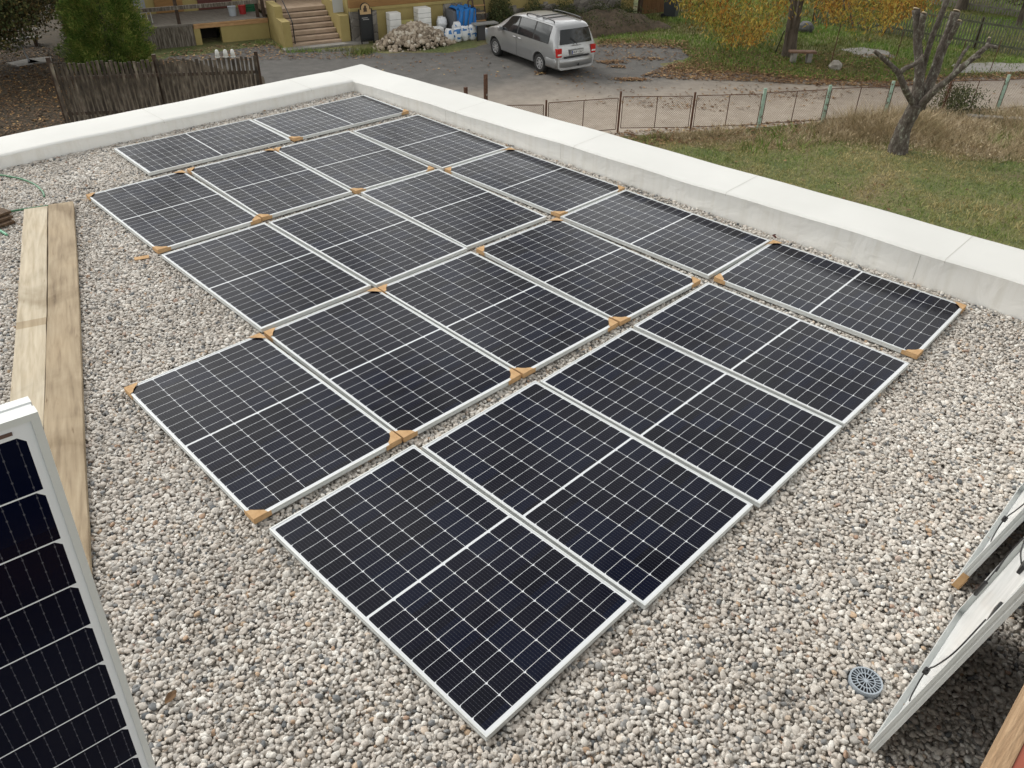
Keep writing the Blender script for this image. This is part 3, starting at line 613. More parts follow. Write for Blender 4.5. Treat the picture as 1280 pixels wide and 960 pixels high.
# drain grate
dx, dy = -.112, -1.862
dr = thing('roof_drain', 'round grey plastic drain grate set in the gravel beside the leaning panel', 'drain', (dx, dy, -.05))
M_GREYPL = flat('blue_grey_plastic', (.33, .37, .41), .45)
q = MB(); nseg = 40
def annulus(mb, c, r0, r1, z0, z1, n=40):
    V = []
    for k in range(n):
        a = 2*math.pi*k/n; ca, sa = math.cos(a), math.sin(a)
        V += [(c[0]+r0*ca, c[1]+r0*sa, z0), (c[0]+r1*ca, c[1]+r1*sa, z0), (c[0]+r1*ca, c[1]+r1*sa, z1), (c[0]+r0*ca, c[1]+r0*sa, z1)]
    F = []
    for k in range(n):
        a = 4*k; b_ = 4*((k+1) % n)
        for j in range(4): F.append((a+j, b_+j, b_+(j+1) % 4, a+(j+1) % 4))
    mb.add(V, F)
DZ = -.028
annulus(q, (dx, dy), .067, .0745, DZ-.04, DZ); q.build('rim', M_GREYPL, dr)
q = MB(); annulus(q, (dx, dy), .038, .042, DZ-.007, DZ-.001); annulus(q, (dx, dy), .001, .010, DZ-.007, DZ-.0005, 12)
for k in range(24):
    a = 2*math.pi*k/24; r0 = .008 if k % 2 == 0 else .040
    q.box((dx+math.cos(a)*(r0+.068)/2, dy+math.sin(a)*(r0+.068)/2, DZ-.004), (.068-r0, .0034, .005), a)
q.build('grate', M_GREYPL, dr)
q = MB(); q.prism([(dx+.066*math.cos(a), dy+.066*math.sin(a)) for a in np.linspace(0, 2*math.pi, 25)[:-1]], DZ-.045, DZ-.04); q.build('shaft', M_BLACK, dr)
# ------------------------------------------------------------------ gravel (stuff)
def pebble_points():
    out = []
    for sp_, z0, zj, s0 in ((.0225, -.067, .003, 1.05), (.0252, -.057, .0035, 1.0), (.0285, -.049, .004, .97)):
        xs = np.arange(-4.4, XR-.008, sp_); ys = np.arange(LY-.26, YL+.25, sp_)
        Xg, Yg = np.meshgrid(xs, ys); P = np.stack([Xg.ravel(), Yg.ravel()], 1)+rng.uniform(-.48, .48, (Xg.size, 2))*sp_
        out.append(np.column_stack([P, z0+rng.normal(0, zj, len(P)), np.full(len(P), s0)]))
    P = np.vstack(out)
    P = P[(P[:, 0] < XR-.012) & (P[:, 1] < YL-.012+.02*(XR-P[:, 0])*1.4)]
    keep = np.ones(len(P), bool)
    for k, (x, y, t) in PAN.items():
        a = rad(t); d = P[:, :2]-[x, y]; u = d[:, 0]*math.cos(a)+d[:, 1]*math.sin(a); v = -d[:, 0]*math.sin(a)+d[:, 1]*math.cos(a)
        hw, hl = (l2, w2) if k[0] == 'E' else (w2, l2)
        ins = (np.abs(u) < hw) & (np.abs(v) < hl); deep = (np.abs(u) < hw-.14) & (np.abs(v) < hl-.14)
        keep &= ~deep; P[ins, 2] = np.minimum(P[ins, 2], -.056)
    for p0, wd, ln in ((pL0, .212, 5.5), (pR0, .232, 5.75)):
        d = P[:, :2]-p0; v = d@pd; u = d@pn; ins = (np.abs(u) < wd/2+.005) & (v > -.02) & (v < ln+.02); P[ins, 2] = np.minimum(P[ins, 2], -.060)
    dd = np.hypot(P[:, 0]-dx, P[:, 1]-dy); keep &= dd > .082
    V = P[:, :3]-CAM; zc = V@fw; uu = 640+FPX*(V@rt)/zc; vv = 480-FPX*(V@up)/zc
    keep &= (zc > .3) & (uu > -320) & (uu < 1600) & (vv < 1250) & (vv > 60)
    return P[keep]
PB = pebble_points(); nP = len(PB); print('pebbles', nP)
pm_ = bpy.data.meshes.new('gravel'); pm_.vertices.add(nP); pm_.vertices.foreach_set('co', PB[:, :3].astype(np.float32).ravel())
a = np.clip(rng.lognormal(math.log(.0126), .28, nP), .0065, .025)*PB[:, 3]
scv = np.stack([a, a*rng.uniform(.65, .92, nP), a*rng.uniform(.42, .68, nP)], 1)
rot = np.stack([rng.normal(0, .35, nP), rng.normal(0, .35, nP), rng.uniform(0, 6.283, nP)], 1)
for nm_, ty, arr in (('sc', 'FLOAT_VECTOR', scv), ('rt', 'FLOAT_VECTOR', rot)):
    at_ = pm_.attributes.new(nm_, ty, 'POINT'); at_.data.foreach_set('vector', arr.astype(np.float32).ravel())
at_ = pm_.attributes.new('tone', 'FLOAT', 'POINT'); at_.data.foreach_set('value', rng.uniform(0, 1, nP).astype(np.float32))
at_ = pm_.attributes.new('vi', 'INT', 'POINT'); at_.data.foreach_set('value', rng.integers(0, 6, nP).astype(np.int32))
m, t, b = newmat('river_pebbles'); l = t.links.new
an = N(t, 'ShaderNodeAttribute', attribute_type='INSTANCER', attribute_name='tone')
rp = ramp(t, [(0, (.11, .12, .13)), (.035, (.22, .225, .23)), (.075, (.40, .385, .365)), (.26, (.53, .49, .445)), (.5, (.64, .60, .55)), (.66, (.56, .51, .46)), (.80, (.70, .67, .625)), (.93, (.78, .76, .72)), (.974, (.50, .36, .24)), (.982, (.37, .24, .185)), (1, (.78, .765, .72))])
l(an.outputs['Fac'], rp.inputs[0])
tc = N(t, 'ShaderNodeTexCoord'); nz = N(t, 'ShaderNodeTexNoise'); nz.inputs['Scale'].default_value = 2.2; nz.inputs['Detail'].default_value = 5; l(tc.outputs['Object'], nz.inputs[0])
r2 = ramp(t, [(.3, (.72, .72, .72)), (.7, (1.12, 1.11, 1.08))]); l(nz.outputs[0], r2.inputs[0])
mx = N(t, 'ShaderNodeMix', data_type='RGBA', blend_type='MULTIPLY'); mx.inputs[0].default_value = 1; l(rp.outputs[0], mx.inputs[6]); l(r2.outputs[0], mx.inputs[7])
gp_ = N(t, 'ShaderNodeNewGeometry'); nzb = N(t, 'ShaderNodeTexNoise'); nzb.inputs['Scale'].default_value = 1.3; nzb.inputs['Detail'].default_value = 4; l(gp_.outputs['Position'], nzb.inputs[0])
r3 = ramp(t, [(.32, (.88, .87, .86)), (.6, (1.04, 1.04, 1.04))]); l(nzb.outputs[0], r3.inputs[0]); mxb = N(t, 'ShaderNodeMix', data_type='RGBA', blend_type='MULTIPLY'); mxb.inputs[0].default_value = 1
l(mx.outputs[2], mxb.inputs[6]); l(r3.outputs[0], mxb.inputs[7]); l(mxb.outputs[2], b.inputs['Base Color'])
b.inputs['Roughness'].default_value = .62; b.inputs['Specular IOR Level'].default_value = .35
M_PEB = m
gr = bpy.data.objects.new('gravel', pm_); link(gr); tag(gr, 'light grey and beige round pebbles covering the flat roof', 'gravel', kind='stuff')
pm_.materials.append(M_PEB)
nt = bpy.data.node_groups.new('pebble_scatter', 'GeometryNodeTree')
nt.interface.new_socket('Geometry', in_out='INPUT', socket_type='NodeSocketGeometry'); nt.interface.new_socket('Geometry', in_out='OUTPUT', socket_type='NodeSocketGeometry')
gi, go = nt.nodes.new('NodeGroupInput'), nt.nodes.new('NodeGroupOutput'); l = nt.links.new
jn = nt.nodes.new('GeometryNodeGeometryToInstance')
for v_ in range(6):
    ic = nt.nodes.new('GeometryNodeMeshIcoSphere'); ic.inputs['Radius'].default_value = 1; ic.inputs['Subdivisions'].default_value = 2
    sp_ = nt.nodes.new('GeometryNodeSetPosition'); nzn = nt.nodes.new('ShaderNodeTexNoise'); nzn.noise_dimensions = '4D'
    nzn.inputs['W'].default_value = v_*7.3; nzn.inputs['Scale'].default_value = .75; nzn.inputs['Detail'].default_value = 1.5
    sb = nt.nodes.new('ShaderNodeVectorMath'); sb.operation = 'SUBTRACT'; sb.inputs[1].default_value = (.5, .5, .5)
    ms = nt.nodes.new('ShaderNodeVectorMath'); ms.operation = 'SCALE'; ms.inputs['Scale'].default_value = 1.5
    l(nzn.outputs['Color'], sb.inputs[0]); l(sb.outputs[0], ms.inputs[0]); l(ms.outputs[0], sp_.inputs['Offset'])
    sm_ = nt.nodes.new('GeometryNodeSetShadeSmooth'); smt = nt.nodes.new('GeometryNodeSetMaterial'); smt.inputs['Material'].default_value = M_PEB
    l(ic.outputs['Mesh'], sp_.inputs['Geometry']); l(sp_.outputs[0], sm_.inputs[0]); l(sm_.outputs[0], smt.inputs[0]); l(smt.outputs[0], jn.inputs[0])
iop = nt.nodes.new('GeometryNodeInstanceOnPoints'); iop.inputs['Pick Instance'].default_value = True
def na(nm_, ty):
    n = nt.nodes.new('GeometryNodeInputNamedAttribute'); n.data_type = ty; n.inputs['Name'].default_value = nm_; return n.outputs['Attribute']
l(gi.outputs[0], iop.inputs['Points']); l(jn.outputs[0], iop.inputs['Instance']); l(na('vi', 'INT'), iop.inputs['Instance Index']); l(na('rt', 'FLOAT_VECTOR'), iop.inputs['Rotation']); l(na('sc', 'FLOAT_VECTOR'), iop.inputs['Scale'])
l(iop.outputs[0], go.inputs[0])
md = gr.modifiers.new('scatter', 'NODES'); md.node_group = nt
# ================================================================== THE YARD
# ------------------------------------------------------------------ quick foliage and blades
def diamonds(P, L_, W_, dirs=None, droop=0, tiltz=1.0):
    n = len(P); L_ = np.broadcast_to(L_, n); W_ = np.broadcast_to(W_, n)
    if dirs is None:
        dirs = rng.normal(0, 1, (n, 3)); dirs[:, 2] = dirs[:, 2]*tiltz-droop
    d = dirs/np.linalg.norm(dirs, axis=1, keepdims=True); s = np.cross(d, rng.normal(0, 1, (n, 3))); s /= np.linalg.norm(s, axis=1, keepdims=True)+1e-9
    nn = np.cross(d, s)
    V = np.empty((n, 4, 3)); V[:, 0] = P; V[:, 1] = P+d*(L_*.45)[:, None]+s*(W_*.5)[:, None]+nn*(L_*.06)[:, None]; V[:, 2] = P+d*L_[:, None]; V[:, 3] = P+d*(L_*.45)[:, None]-s*(W_*.5)[:, None]+nn*(L_*.06)[:, None]
    return V.reshape(-1, 3), np.arange(n*4).reshape(n, 4)
def blades(P, H, W_, lean=.3, bend=.5):
    n = len(P); H = np.broadcast_to(H, n); a = rng.uniform(0, 6.283, n); ln = rng.uniform(0, lean, n)
    dx_, dy_ = np.cos(a)*ln, np.sin(a)*ln; b_ = rng.uniform(0, 6.283, n); sx, sy = np.cos(b_)*W_/2, np.sin(b_)*W_/2
    V = np.empty((n, 4, 3)); B = np.column_stack([P[:, 0], P[:, 1], P[:, 2] if P.shape[1] > 2 else np.full(n, G)])
    V[:, 0] = B+np.column_stack([sx, sy, np.zeros(n)]); V[:, 1] = B-np.column_stack([sx, sy, np.zeros(n)])
    mid = B+np.column_stack([dx_*H*(1+bend)*.6, dy_*H*(1+bend)*.6, H*.6]); tip = B+np.column_stack([dx_*H*(1+bend), dy_*H*(1+bend), H])
    V[:, 2] = mid-np.column_stack([sx, sy, np.zeros(n)])*.7; V[:, 3] = tip
    return V.reshape(-1, 3), np.arange(n*4).reshape(n, 4)
def noise2(P, s, seed=0):
    r_ = np.random.default_rng(seed); v = np.zeros(len(P))
    for i in range(6):
        k = r_.normal(0, 1, 2)*s*(1.6**i)*.7; v += np.sin(P[:, 0]*k[0]+P[:, 1]*k[1]+r_.uniform(0, 6.28))/(1.25**i)
    return v/3
# ------------------------------------------------------------------ lawn, tall grass, leaves
G_LAWN = island('lawn_blades', [(0, (.09, .16, .028)), (.5, (.18, .25, .055)), (.8, (.28, .30, .10)), (1, (.42, .37, .18))], patch=[(0, (.17, .155, .055)), (.5, (.40, .33, .13)), (1, (.58, .47, .25))], pscale=.8)
def fdist(P): return (P[:, :2]-FA)@fn, (P[:, :2]-FA)@fd
lawn_poly = [(5.2, 10), (13, 13), FA, FB, FB+fd*7, (34, -5), (20, -9), (5.2, -4)]
P = sample(lawn_poly, 170000); D, T_ = fdist(P)
tall_w = np.interp(T_, [-2, 2.0, 3.5, 6, 9.0, 12, 20], [.0, .0, 1.1, 1.6, 2.3, 4.3, 5.0])+noise2(P, .8, 3)*.35
V, F = blades(P[D < .1], rng.uniform(.03, .085, (D < .1).sum())*(1+.5*(noise2(P[D < .1], .6, 5) > .3)), .016, .9)
tag(fastmesh('lawn_grass', V, F, G_LAWN), 'short patchy green and straw coloured lawn below the long parapet', 'grass', kind='stuff')
G_TALL = island('dry_grass_blades', [(0, (.12, .09, .05)), (.35, (.38, .29, .17)), (.75, (.62, .50, .33)), (1, (.80, .70, .52))], patch=[(0, (.20, .19, .08)), (.4, (.34, .27, .16)), (1, (.56, .43, .27))], pscale=.9)
P = sample([FA-fn*.1, FB-fn*.1, FB+fd*6-fn*.1, FB+fd*6-fn*6.5, FA+fd*8-fn*5, FA+fd*2-fn*1.5], 210000); D, T_ = fdist(P)
tw = np.interp(T_, [-2, 2.5, 4.0, 6, 9.0, 12, 20], [.0, .0, 1.2, 1.7, 2.2, 4.2, 5.4])+noise2(P, 1.2, 3)*.45
k = (-D < tw) & (noise2(P, 1.9, 9)+rng.normal(0, .35, len(P)) > -.15); P = P[k]; D = D[k]
hh = rng.uniform(.10, .60, len(P))**1.0*np.clip(.70+.55*noise2(P, 1.5, 11), .18, 1.25)*np.clip((tw[k]+D)/1.5, .16, 1)
V, F = blades(P, hh*1.1, .013, 1.1, .5)
k2 = rng.random(len(P)) < .05; V2_, F2_ = diamonds(np.column_stack([P[k2], G+hh[k2]*rng.uniform(.5, 1.1, k2.sum())]), rng.uniform(.04, .10, k2.sum()), .03); V = np.vstack([V, V2_]); F = np.vstack([F, F2_+len(V)-len(V2_)])
tag(fastmesh('dry_tall_grass', V, F, G_TALL), 'matted tall dry straw coloured grass growing along the mesh fence', 'grass', kind='stuff')
G_FAR = island('meadow_blades', [(0, (.09, .18, .028)), (.5, (.17, .28, .05)), (1, (.29, .36, .10))], patch=[(0, (.08, .11, .03)), (.6, (.18, .19, .055)), (1, (.28, .23, .11))], pscale=.45)
mead = [at(*p)[:2] for p in [(745, 42), (790, 20), (840, 12), (900, -25), (1300, -25), (1500, 60), (1500, 92), (1290, 94), (1180, 97), (1110, 103), (1010, 99), (930, 91), (842, 88), (862, 72), (850, 59), (800, 53), (748, 55)]]
FC = [at(*p)[:2] for p in [(1050, 62), (1075, 59), (1110, 64), (1120, 72), (1082, 72)]]; PT_ = [at(*p)[:2] for p in [(1190, 80), (1240, 78), (1330, 82), (1330, 92), (1200, 91)]]
P = sample(mead, 120000); P = P[~(inpoly(P, FC) | inpoly(P, PT_)) | (rng.random(len(P)) < .12)]; V, F = blades(P, rng.uniform(.05, .15, len(P)), .03, .7)
tag(fastmesh('meadow_grass', V, F, G_FAR), 'green meadow grass beyond the road around the autumn tree', 'grass', kind='stuff')
LEAF = island('fallen_leaves', [(0, (.08, .042, .02)), (.35, (.14, .075, .034)), (.7, (.23, .13, .062)), (.9, (.33, .205, .10)), (1, (.42, .31, .13))])
def flatleaves(P, smin, smax, z=.012):
    n = len(P); s = rng.uniform(smin, smax, n); a = rng.uniform(0, 6.28, n); w_ = s*rng.uniform(.35, .6, n)
    c, d = np.cos(a), np.sin(a); B = np.column_stack([P, np.full(n, G+z)+rng.uniform(0, .02, n)]); j = lambda: rng.uniform(0, .035, n)
    V = np.empty((n, 4, 3)); V[:, 0] = B+np.column_stack([c*s, d*s, j()]); V[:, 1] = B+np.column_stack([-d*w_, c*w_, j()]); V[:, 2] = B+np.column_stack([-c*s, -d*s, j()]); V[:, 3] = B+np.column_stack([d*w_, -c*w_, j()])
    return V.reshape(-1, 3), np.arange(n*4).reshape(n, 4)
parts = []
P = sample([at(*p)[:2] for p in [(700, 95), (745, 58), (850, 58), (930, 80), (1290, 90), (1290, 125), (900, 140), (690, 130)]], 5200); parts.append(P[noise2(P, .9, 21)+rng.normal(0, .5, len(P)) > .35])
P = sample([at(*p)[:2] for p in [(800, 96), (835, 82), (870, 76), (940, 84), (1010, 94), (1110, 98), (1180, 94), (1290, 90), (1290, 99), (1180, 103), (1110, 111), (1000, 106), (930, 102), (850, 100)]], 6000); parts.append(P)
P = sample([at(*p)[:2] for p in [(850, 60), (1120, 70), (1180, 95), (1000, 99), (870, 88)]], 4500); parts.append(P[rng.random(len(P)) < .8])
P = sample([at(*p)[:2] for p in [(745, 50), (800, 48), (860, 52), (860, 62), (748, 59)]], 1200); parts.append(P)
for (u, v, su, sv, n_) in ((765, 78, 14, 2, 260), (772, 84, 10, 1.4, 90), (790, 100, 18, 1.6, 330), (815, 74, 14, 1.5, 90), (855, 84, 16, 5, 500), (676, 92, 6, 2, 60), (790, 73, 8, 1, 40)):
    parts.append(np.array([at(u+rng.normal(0, su*.6), v+rng.normal(0, sv*.6))[:2] for _ in range(n_)]))
P = sample([FA-fn*.9-fd*3, FA+fn*.5-fd*3, FB+fn*.45, FB-fn*.9], 3200); parts.append(P)
P = sample([at(*p)[:2] for p in [(470, 70), (620, 62), (650, 100), (470, 90)]], 120); parts.append(P)
P = sample([at(*p)[:2] for p in [(230, 62), (340, 52), (360, 68), (460, 66), (480, 74), (300, 76), (180, 86), (150, 82)]], 1100); parts.append(P)
P = sample(lawn_poly, 500); parts.append(P)
P = np.vstack(parts); V, F = flatleaves(P, .035, .075); tag(fastmesh('fallen_leaves', V, F, LEAF), 'brown fallen leaves strewn over the road and its grassy edge', 'leaves', kind='stuff')
DLEAF = island('dark_leaf_litter', [(0, (.035, .022, .012)), (.5, (.10, .055, .026)), (.82, (.19, .105, .045)), (.95, (.34, .19, .07)), (1, (.46, .30, .12))])
P = sample([at(*p)[:2] for p in [(-150, 65), (-150, 250), (110, 250), (85, 160), (100, 78), (60, 60)]], 14000); V, F = flatleaves(P, .03, .06); tag(fastmesh('leaf_litter', V, F, DLEAF), 'dark brown leaf litter on the ground left of the picket fence', 'leaves', kind='stuff')
P = sample([FA-fn*.1, FB-fn*.1, FB+fd*6-fn*.1, FB+fd*6-fn*5, FB-fn*3.4, FA+fd*3-fn*1.8], 9000); P = P[noise2(P, 1.4, 33) > .35]; Vg, Fg = blades(P, rng.uniform(.08, .34, len(P)), .02, .8, .4)
tag(fastmesh('green_undergrowth', Vg, Fg, G_FAR), 'green grass growing up through the dry strip by the mesh fence', 'grass', kind='stuff')
# ------------------------------------------------------------------ house
F0 = np.array([17.1, 26.75]); ev = np.array([.957, -.290]); nv = np.array([-.290, -.957]); RZ = math.atan2(ev[1], ev[0])
def hp(t, off, z): p = F0+ev*t+nv*off; return (p[0], p[1], G+z)
def hbox(mb, t0, t1, o0, o1, z0, z1): return mb.box(hp((t0+t1)/2, (o0+o1)/2, (z0+z1)/2), (abs(t1-t0), abs(o1-o0), abs(z1-z0)), RZ)
def hpart(name, mat, parent, *args, bevel=0):
    mb = MB(); hbox(mb, *args); return mb.build(name, mat, parent, bevel=bevel)
hs_ = thing('village_house', 'ochre house with brown boarding, stone plinth, deck and tiled front steps', 'house', hp(0, -2, 0), RZ)
hpart('wall', M_BROWNWALL, hs_, 0.02, 5.0, -.02, -8, 1.28, 3.4)
hpart('plinth_wall', M_YELLOW, hs_, 1.15, 4.1, .0, -7.9, -.2, 1.16)
hpart('cornice', M_YELLOW, hs_, 0, 5.0, .05, -.1, 1.16, 1.275, bevel=.01)
hpart('stone_plinth', M_STONE, hs_, 0.01, 1.14, .03, -2, -.2, 1.155)
hpart('stone_plinth', M_STONE, hs_, 4.11, 5.0, .03, -2, -.2, 1.155)
hpart('wall', M_YELLOW, hs_, 5.01, 14.0, -.0, -8, -.2, 3.4)
q = MB()
for i in range(45):
    t_ = 5.02+i*.2; h = .72+.12*math.sin(i*.7)+.05*math.sin(i*2.3)
    if t_ > 10.6: h = 2.4
    if t_ > 13.2: continue
    hbox(q, t_, t_+.2, .07+.015*math.sin(i), -.05, -.2, h)
q.build('stone_plinth', M_STONE, hs_)
hpart('wall', M_YELLOW, hs_, -9.5, 0.01, -4.9, -8, -.2, 3.4); hpart('side_wall', M_YELLOW, hs_, 0.0, .25, -.15, -4.9, -.2, 3.39)

for t0, t1, mt_, nm in ((-8.1, -7.2, M_DARKWOOD, 'window'), (-6.7, -5.6, M_BROWNWALL, 'door'), (-5.0, -3.6, flat('dark_red_door', (.10, .025, .018), .6), 'door'), (-2.4, -1.2, M_DARKWOOD, 'door')):
    hpart(nm, mt_, hs_, t0, t1, -4.84, -4.92, .82 if nm == 'door' else 1.5, 2.85)
M_ROOF = noisy('red_tile_roof', [(.3, (.16, .07, .045)), (.7, (.26, .12, .08))], 8, 5, coord='World')
for ta, tb, oa in ((-.15, 14.4, .12), (-9.9, -.16, -4.6)):  # unseen roof, shaped in two so daylight reaches the deck
    q = MB(); rp0 = [hp(ta, oa, 3.4), hp(tb, oa, 3.4), hp(tb, -8.4, 3.4), hp(ta, -8.4, 3.4)]; om = (oa-8.4)/2; r1, r2_ = hp(ta, om, 3.4+(oa-om)*.5), hp(tb, om, 3.4+(oa-om)*.5)
    q.add(rp0+[r1, r2_], [(0, 1, 5, 4), (2, 3, 4, 5), (0, 4, 3), (1, 2, 5), (0, 3, 2, 1)]); q.build('roof', M_ROOF, hs_)
# deck
hpart('deck_floor', noisy('grey_deck', [(.3, (.12, .105, .088)), (.7, (.22, .20, .17))], 3, 7, stretch=(6, 1, 1), coord='World'), hs_, -9.4, -2.80, -2.27, -4.88, .735, .80)
hpart('deck_fascia', M_NEWWOOD, hs_, -5.72, -2.77, -2.24, -2.30, .61, .73)
q = MB(); hbox(q, -5.72, -2.77, -2.22, -2.262, .735, .785); q.build('deck_fascia', M_NEWWOOD, hs_)
q = MB()
for i in range(18): hbox(q, -8.9+i*.175, -8.9+i*.175+.168, -2.235+.006*(i % 3), -2.29, -.08+.02*(i % 2), .73)
q.build('deck_boarding', M_OLDWOOD, hs_)
hpart('deck_pier', M_YELLOW, hs_, -5.74, -5.5, -2.25, -2.6, -.2, .605); hpart('deck_plinth', M_YELLOW, hs_, -4.70, -2.77, -2.28, -2.6, -.2, .605); hpart('deck_shade_sheet', flat('painted_deck_shade', (.02, .016, .012), .9), hs_, -5.5, -4.7, -3.4, -3.5, -.2, .72)  # near-black sheet paints the shade inside the opening under the deck
hpart('deck_rail', M_OLDWOOD, hs_, -9.3, -3.02, -2.33, -2.41, 1.33, 1.47); 
for t_ in (-8.9, -6.2, -3.1, -2.85):
    hpart('deck_post', M_DARKWOOD, hs_, t_-.06, t_+.06, -2.42, -2.54, .80, 3.4)
# steps
for i in range(7):
    hpart('step', M_TILESTEP, hs_, -2.43, -.43, -.02-.3*i, -2.32, -.1 if i == 0 else .02+.165*i-.0, .165*(i+1)-.004, bevel=.008)
hpart('landing', M_TILESTEP, hs_, -2.76, -.0, -2.33, -4.85, .9, 1.14)
hpart('step_base', M_CONC, hs_, -2.9, .55, .42, -.015, -.1, .07)
for nm, a_ in (('pier', (-2.75, -2.44, 0, -.95, -.2, 1.0)), ('pier', (-2.75, -2.44, -.955, -2.3, -.2, 1.40)), ('pier', (-.42, -.05, 0, -.85, -.2, 1.05)), ('pier', (-.42, -.05, -.855, -2.3, -.2, 1.45))):
    hpart(nm, M_YELLOW, hs_, *a_)
q = MB(); q.tube([hp(-2.33, -.05, .10), hp(-2.33, -.05, .95), hp(-2.33, -.35, 1.15), hp(-2.33, -2.2, 2.1), hp(-2.33, -2.3, 1.2)], .022, 6); q.build('handrail', M_BLACK, hs_)
# things round the house
gp = thing('grey_board', 'pale grey board leaning on the right pier of the steps', 'board', hp(-.25, -.5, 1.05), RZ); q = MB(); q.box(hp(-.26, -.60, 1.32), (.42, .04, .5), RZ); q.build('sheet', flat('pale_grey', (.42, .43, .42), .5), gp)
cb_ = thing('chalkboard_sign', 'tall black chalkboard sign with a round emblem on top, between steps and rubble', 'sign', hp(.52, .40, 0), RZ)
hpart('board', flat('black_chalkboard', (.012, .014, .016), .5), cb_, .30, .78, .42, .38, .16, 1.06)
q = MB()
for t_ in (.27, .79): hbox(q, t_-.02, t_+.02, .44, .36, 0, 1.30)
hbox(q, .27, .79, .435, .365, 1.06, 1.10); hbox(q, .27, .79, .435, .365, .10, .15); q.build('sign_frame', M_BLACK, cb_)
M_TAN = flat('tan_header', (.50, .34, .17), .6)
hpart('header', M_TAN, cb_, .30, .76, .43, .375, 1.105, 1.27)
def disc(mb, t, off, z, r, th=.02, n=24, mi=0):
    P = []
    for o_ in (off, off-th):
        for k in range(n): a = 2*math.pi*k/n; P.append(hp(t+math.cos(a)*r, o_, z+math.sin(a)*r))
    mb.add(P, [list(range(n)), list(range(n, 2*n))[::-1]]+[(i, n+i, n+(i+1) % n, (i+1) % n) for i in range(n)], mi)
q = MB(); disc(q, .53, .425, 1.33, .20, .05); o = q.build('emblem_ring', M_BLACK, cb_); q = MB(); disc(q, .53, .435, 1.33, .172, .02); q.build('emblem', M_TAN, cb_)
q = MB(); disc(q, .52, .442, 1.30, .075, .01); disc(q, .53, .443, 1.39, .045, .01); hbox(q, .45, .60, .441, .43, 1.20, 1.25); q.build('emblem_figure', flat('dark_brown_print', (.06, .035, .02), .6), cb_)
q = MB()
for i, (a_, b_) in enumerate(((.36, .60), (.40, .66))): hbox(q, a_, b_, .423, .418, .96-.06*i, .985-.06*i)
q.build('chalk_writing', flat('chalk', (.35, .35, .34), .9), cb_)
M_BLOCK = noisy('white_aerated_block', [(.3, (.76, .76, .73)), (.7, (.85, .85, .82))], 5, 5, coord='World')
def block(t, o, z, s, lab, rz=0, grp='white building blocks stacked by the house'):
    x = thing('building_block', lab, 'block', hp(t, o, z), RZ+rz, grp); mb = MB(); mb.box((0, 0, s[2]/2), s); mb.local('foam_block', M_BLOCK, x, bevel=.025)
    b2_ = MB(); b2_.box((0, 0, s[2]*.5), (s[0]+.004, s[1]+.004, .016)); b2_.local('strap', flat('strap_grey', (.33, .33, .32), .6), x)
block(1.75, .30, .0, (.50, .42, .56), 'white block at the bottom of the left two-block stack beside the ochre wall'); block(1.75, .30, .565, (.50, .42, .50), 'white block on top of the left two-block stack beside the ochre wall', .03)
for i, n_ in enumerate(('bottom', 'middle', 'topmost')): block(3.05, .25, .385*i, (.58, .5, .38), 'white block, %s of the three-block stack left of the blue tarp' % n_, .02*i)
block(3.30, .95, .18, (.62, .45, .30), 'low white block in front of the three-block stack behind the rubble')
x = thing('yellow_board', 'yellow foam board standing between the two white block stacks', 'board', hp(2.35, .25, 0), RZ); hpart('panel', flat('yellow_foam', (.50, .45, .17), .7), x, 2.02, 2.62, .30, .22, .0, .72)
def sack(c, s, lab, m1, m2, seed, grp, nm='sack', cat='bag'):
    r_ = random.Random(seed); n, mrows = 14, 9; V = []; 
    for i in range(mrows):
        z = i/(mrows-1); w_ = math.sin(math.pi*(.12+.76*z))**.45
        for k in range(n):
            a = 2*math.pi*k/n; cx_, sy_ = math.cos(a), math.sin(a)
            rx = s[0]/2*w_*(abs(cx_)**.6)*(1 if cx_ > 0 else -1); ry = s[1]/2*w_*(abs(sy_)**.7)*(1 if sy_ > 0 else -1)
            V.append((c[0]+(rx*ev[0]+ry*nv[0])*(1+r_.uniform(-.20, .16)), c[1]+(rx*ev[1]+ry*nv[1])*(1+r_.uniform(-.20, .16)), c[2]+s[2]*z+r_.uniform(-.035, .035)))
    F_ = []; M_ = []
    x = thing(nm, lab, cat, c, RZ, grp); mb = MB()
    fa, fb_ = [], []
    for i in range(mrows-1):
        for k in range(n):
            (fb_ if (2 <= i <= 6 and r_.random() < .28) else fa).append((i*n+k, i*n+(k+1) % n, (i+1)*n+(k+1) % n, (i+1)*n+k))
    fa += [list(range(n))[::-1], list(range((mrows-1)*n, mrows*n))]
    b0 = len(mb.v); mb.v += V; mb.f += [list(f) for f in fa]+[list(f) for f in fb_]; mb.m += [0]*len(fa)+[1]*len(fb_)
    mb.build('cloth', [m1, m2], x, smooth=True)
M_WPL = flat('white_plastic_sack', (.78, .80, .82), .45); M_BPL = flat('blue_print', (.05, .20, .50), .45)
sack(hp(3.82, .45, .30), (.42, .4, .45), 'crumpled white bag between the white blocks and the blue tarp', M_WPL, M_WPL, 4, None, 'sack')
for i, (t_, o_, dz_) in enumerate(((3.55, 1.75, .0), (3.95, 1.70, .0), (4.33, 1.62, .0), (4.68, 1.62, 0), (4.1, 1.35, .12))):
    sack(hp(t_, o_, dz_), (.40, .30, .56), ['white and blue sack nearest the rubble in the sack row', 'second white and blue sack from the rubble in the sack row', 'third white and blue sack from the rubble in the sack row', 'white and blue sack at the bench end of the row', 'white and blue sack behind the row of four'][i], M_WPL, M_BPL, 10+i, 'white and blue sacks beside the rubble')
tp = thing('tarp_covered_crate', 'tall grey crate wrapped in a bright blue tarpaulin by the ochre wall', 'crate', hp(4.7, .55, 0), RZ)
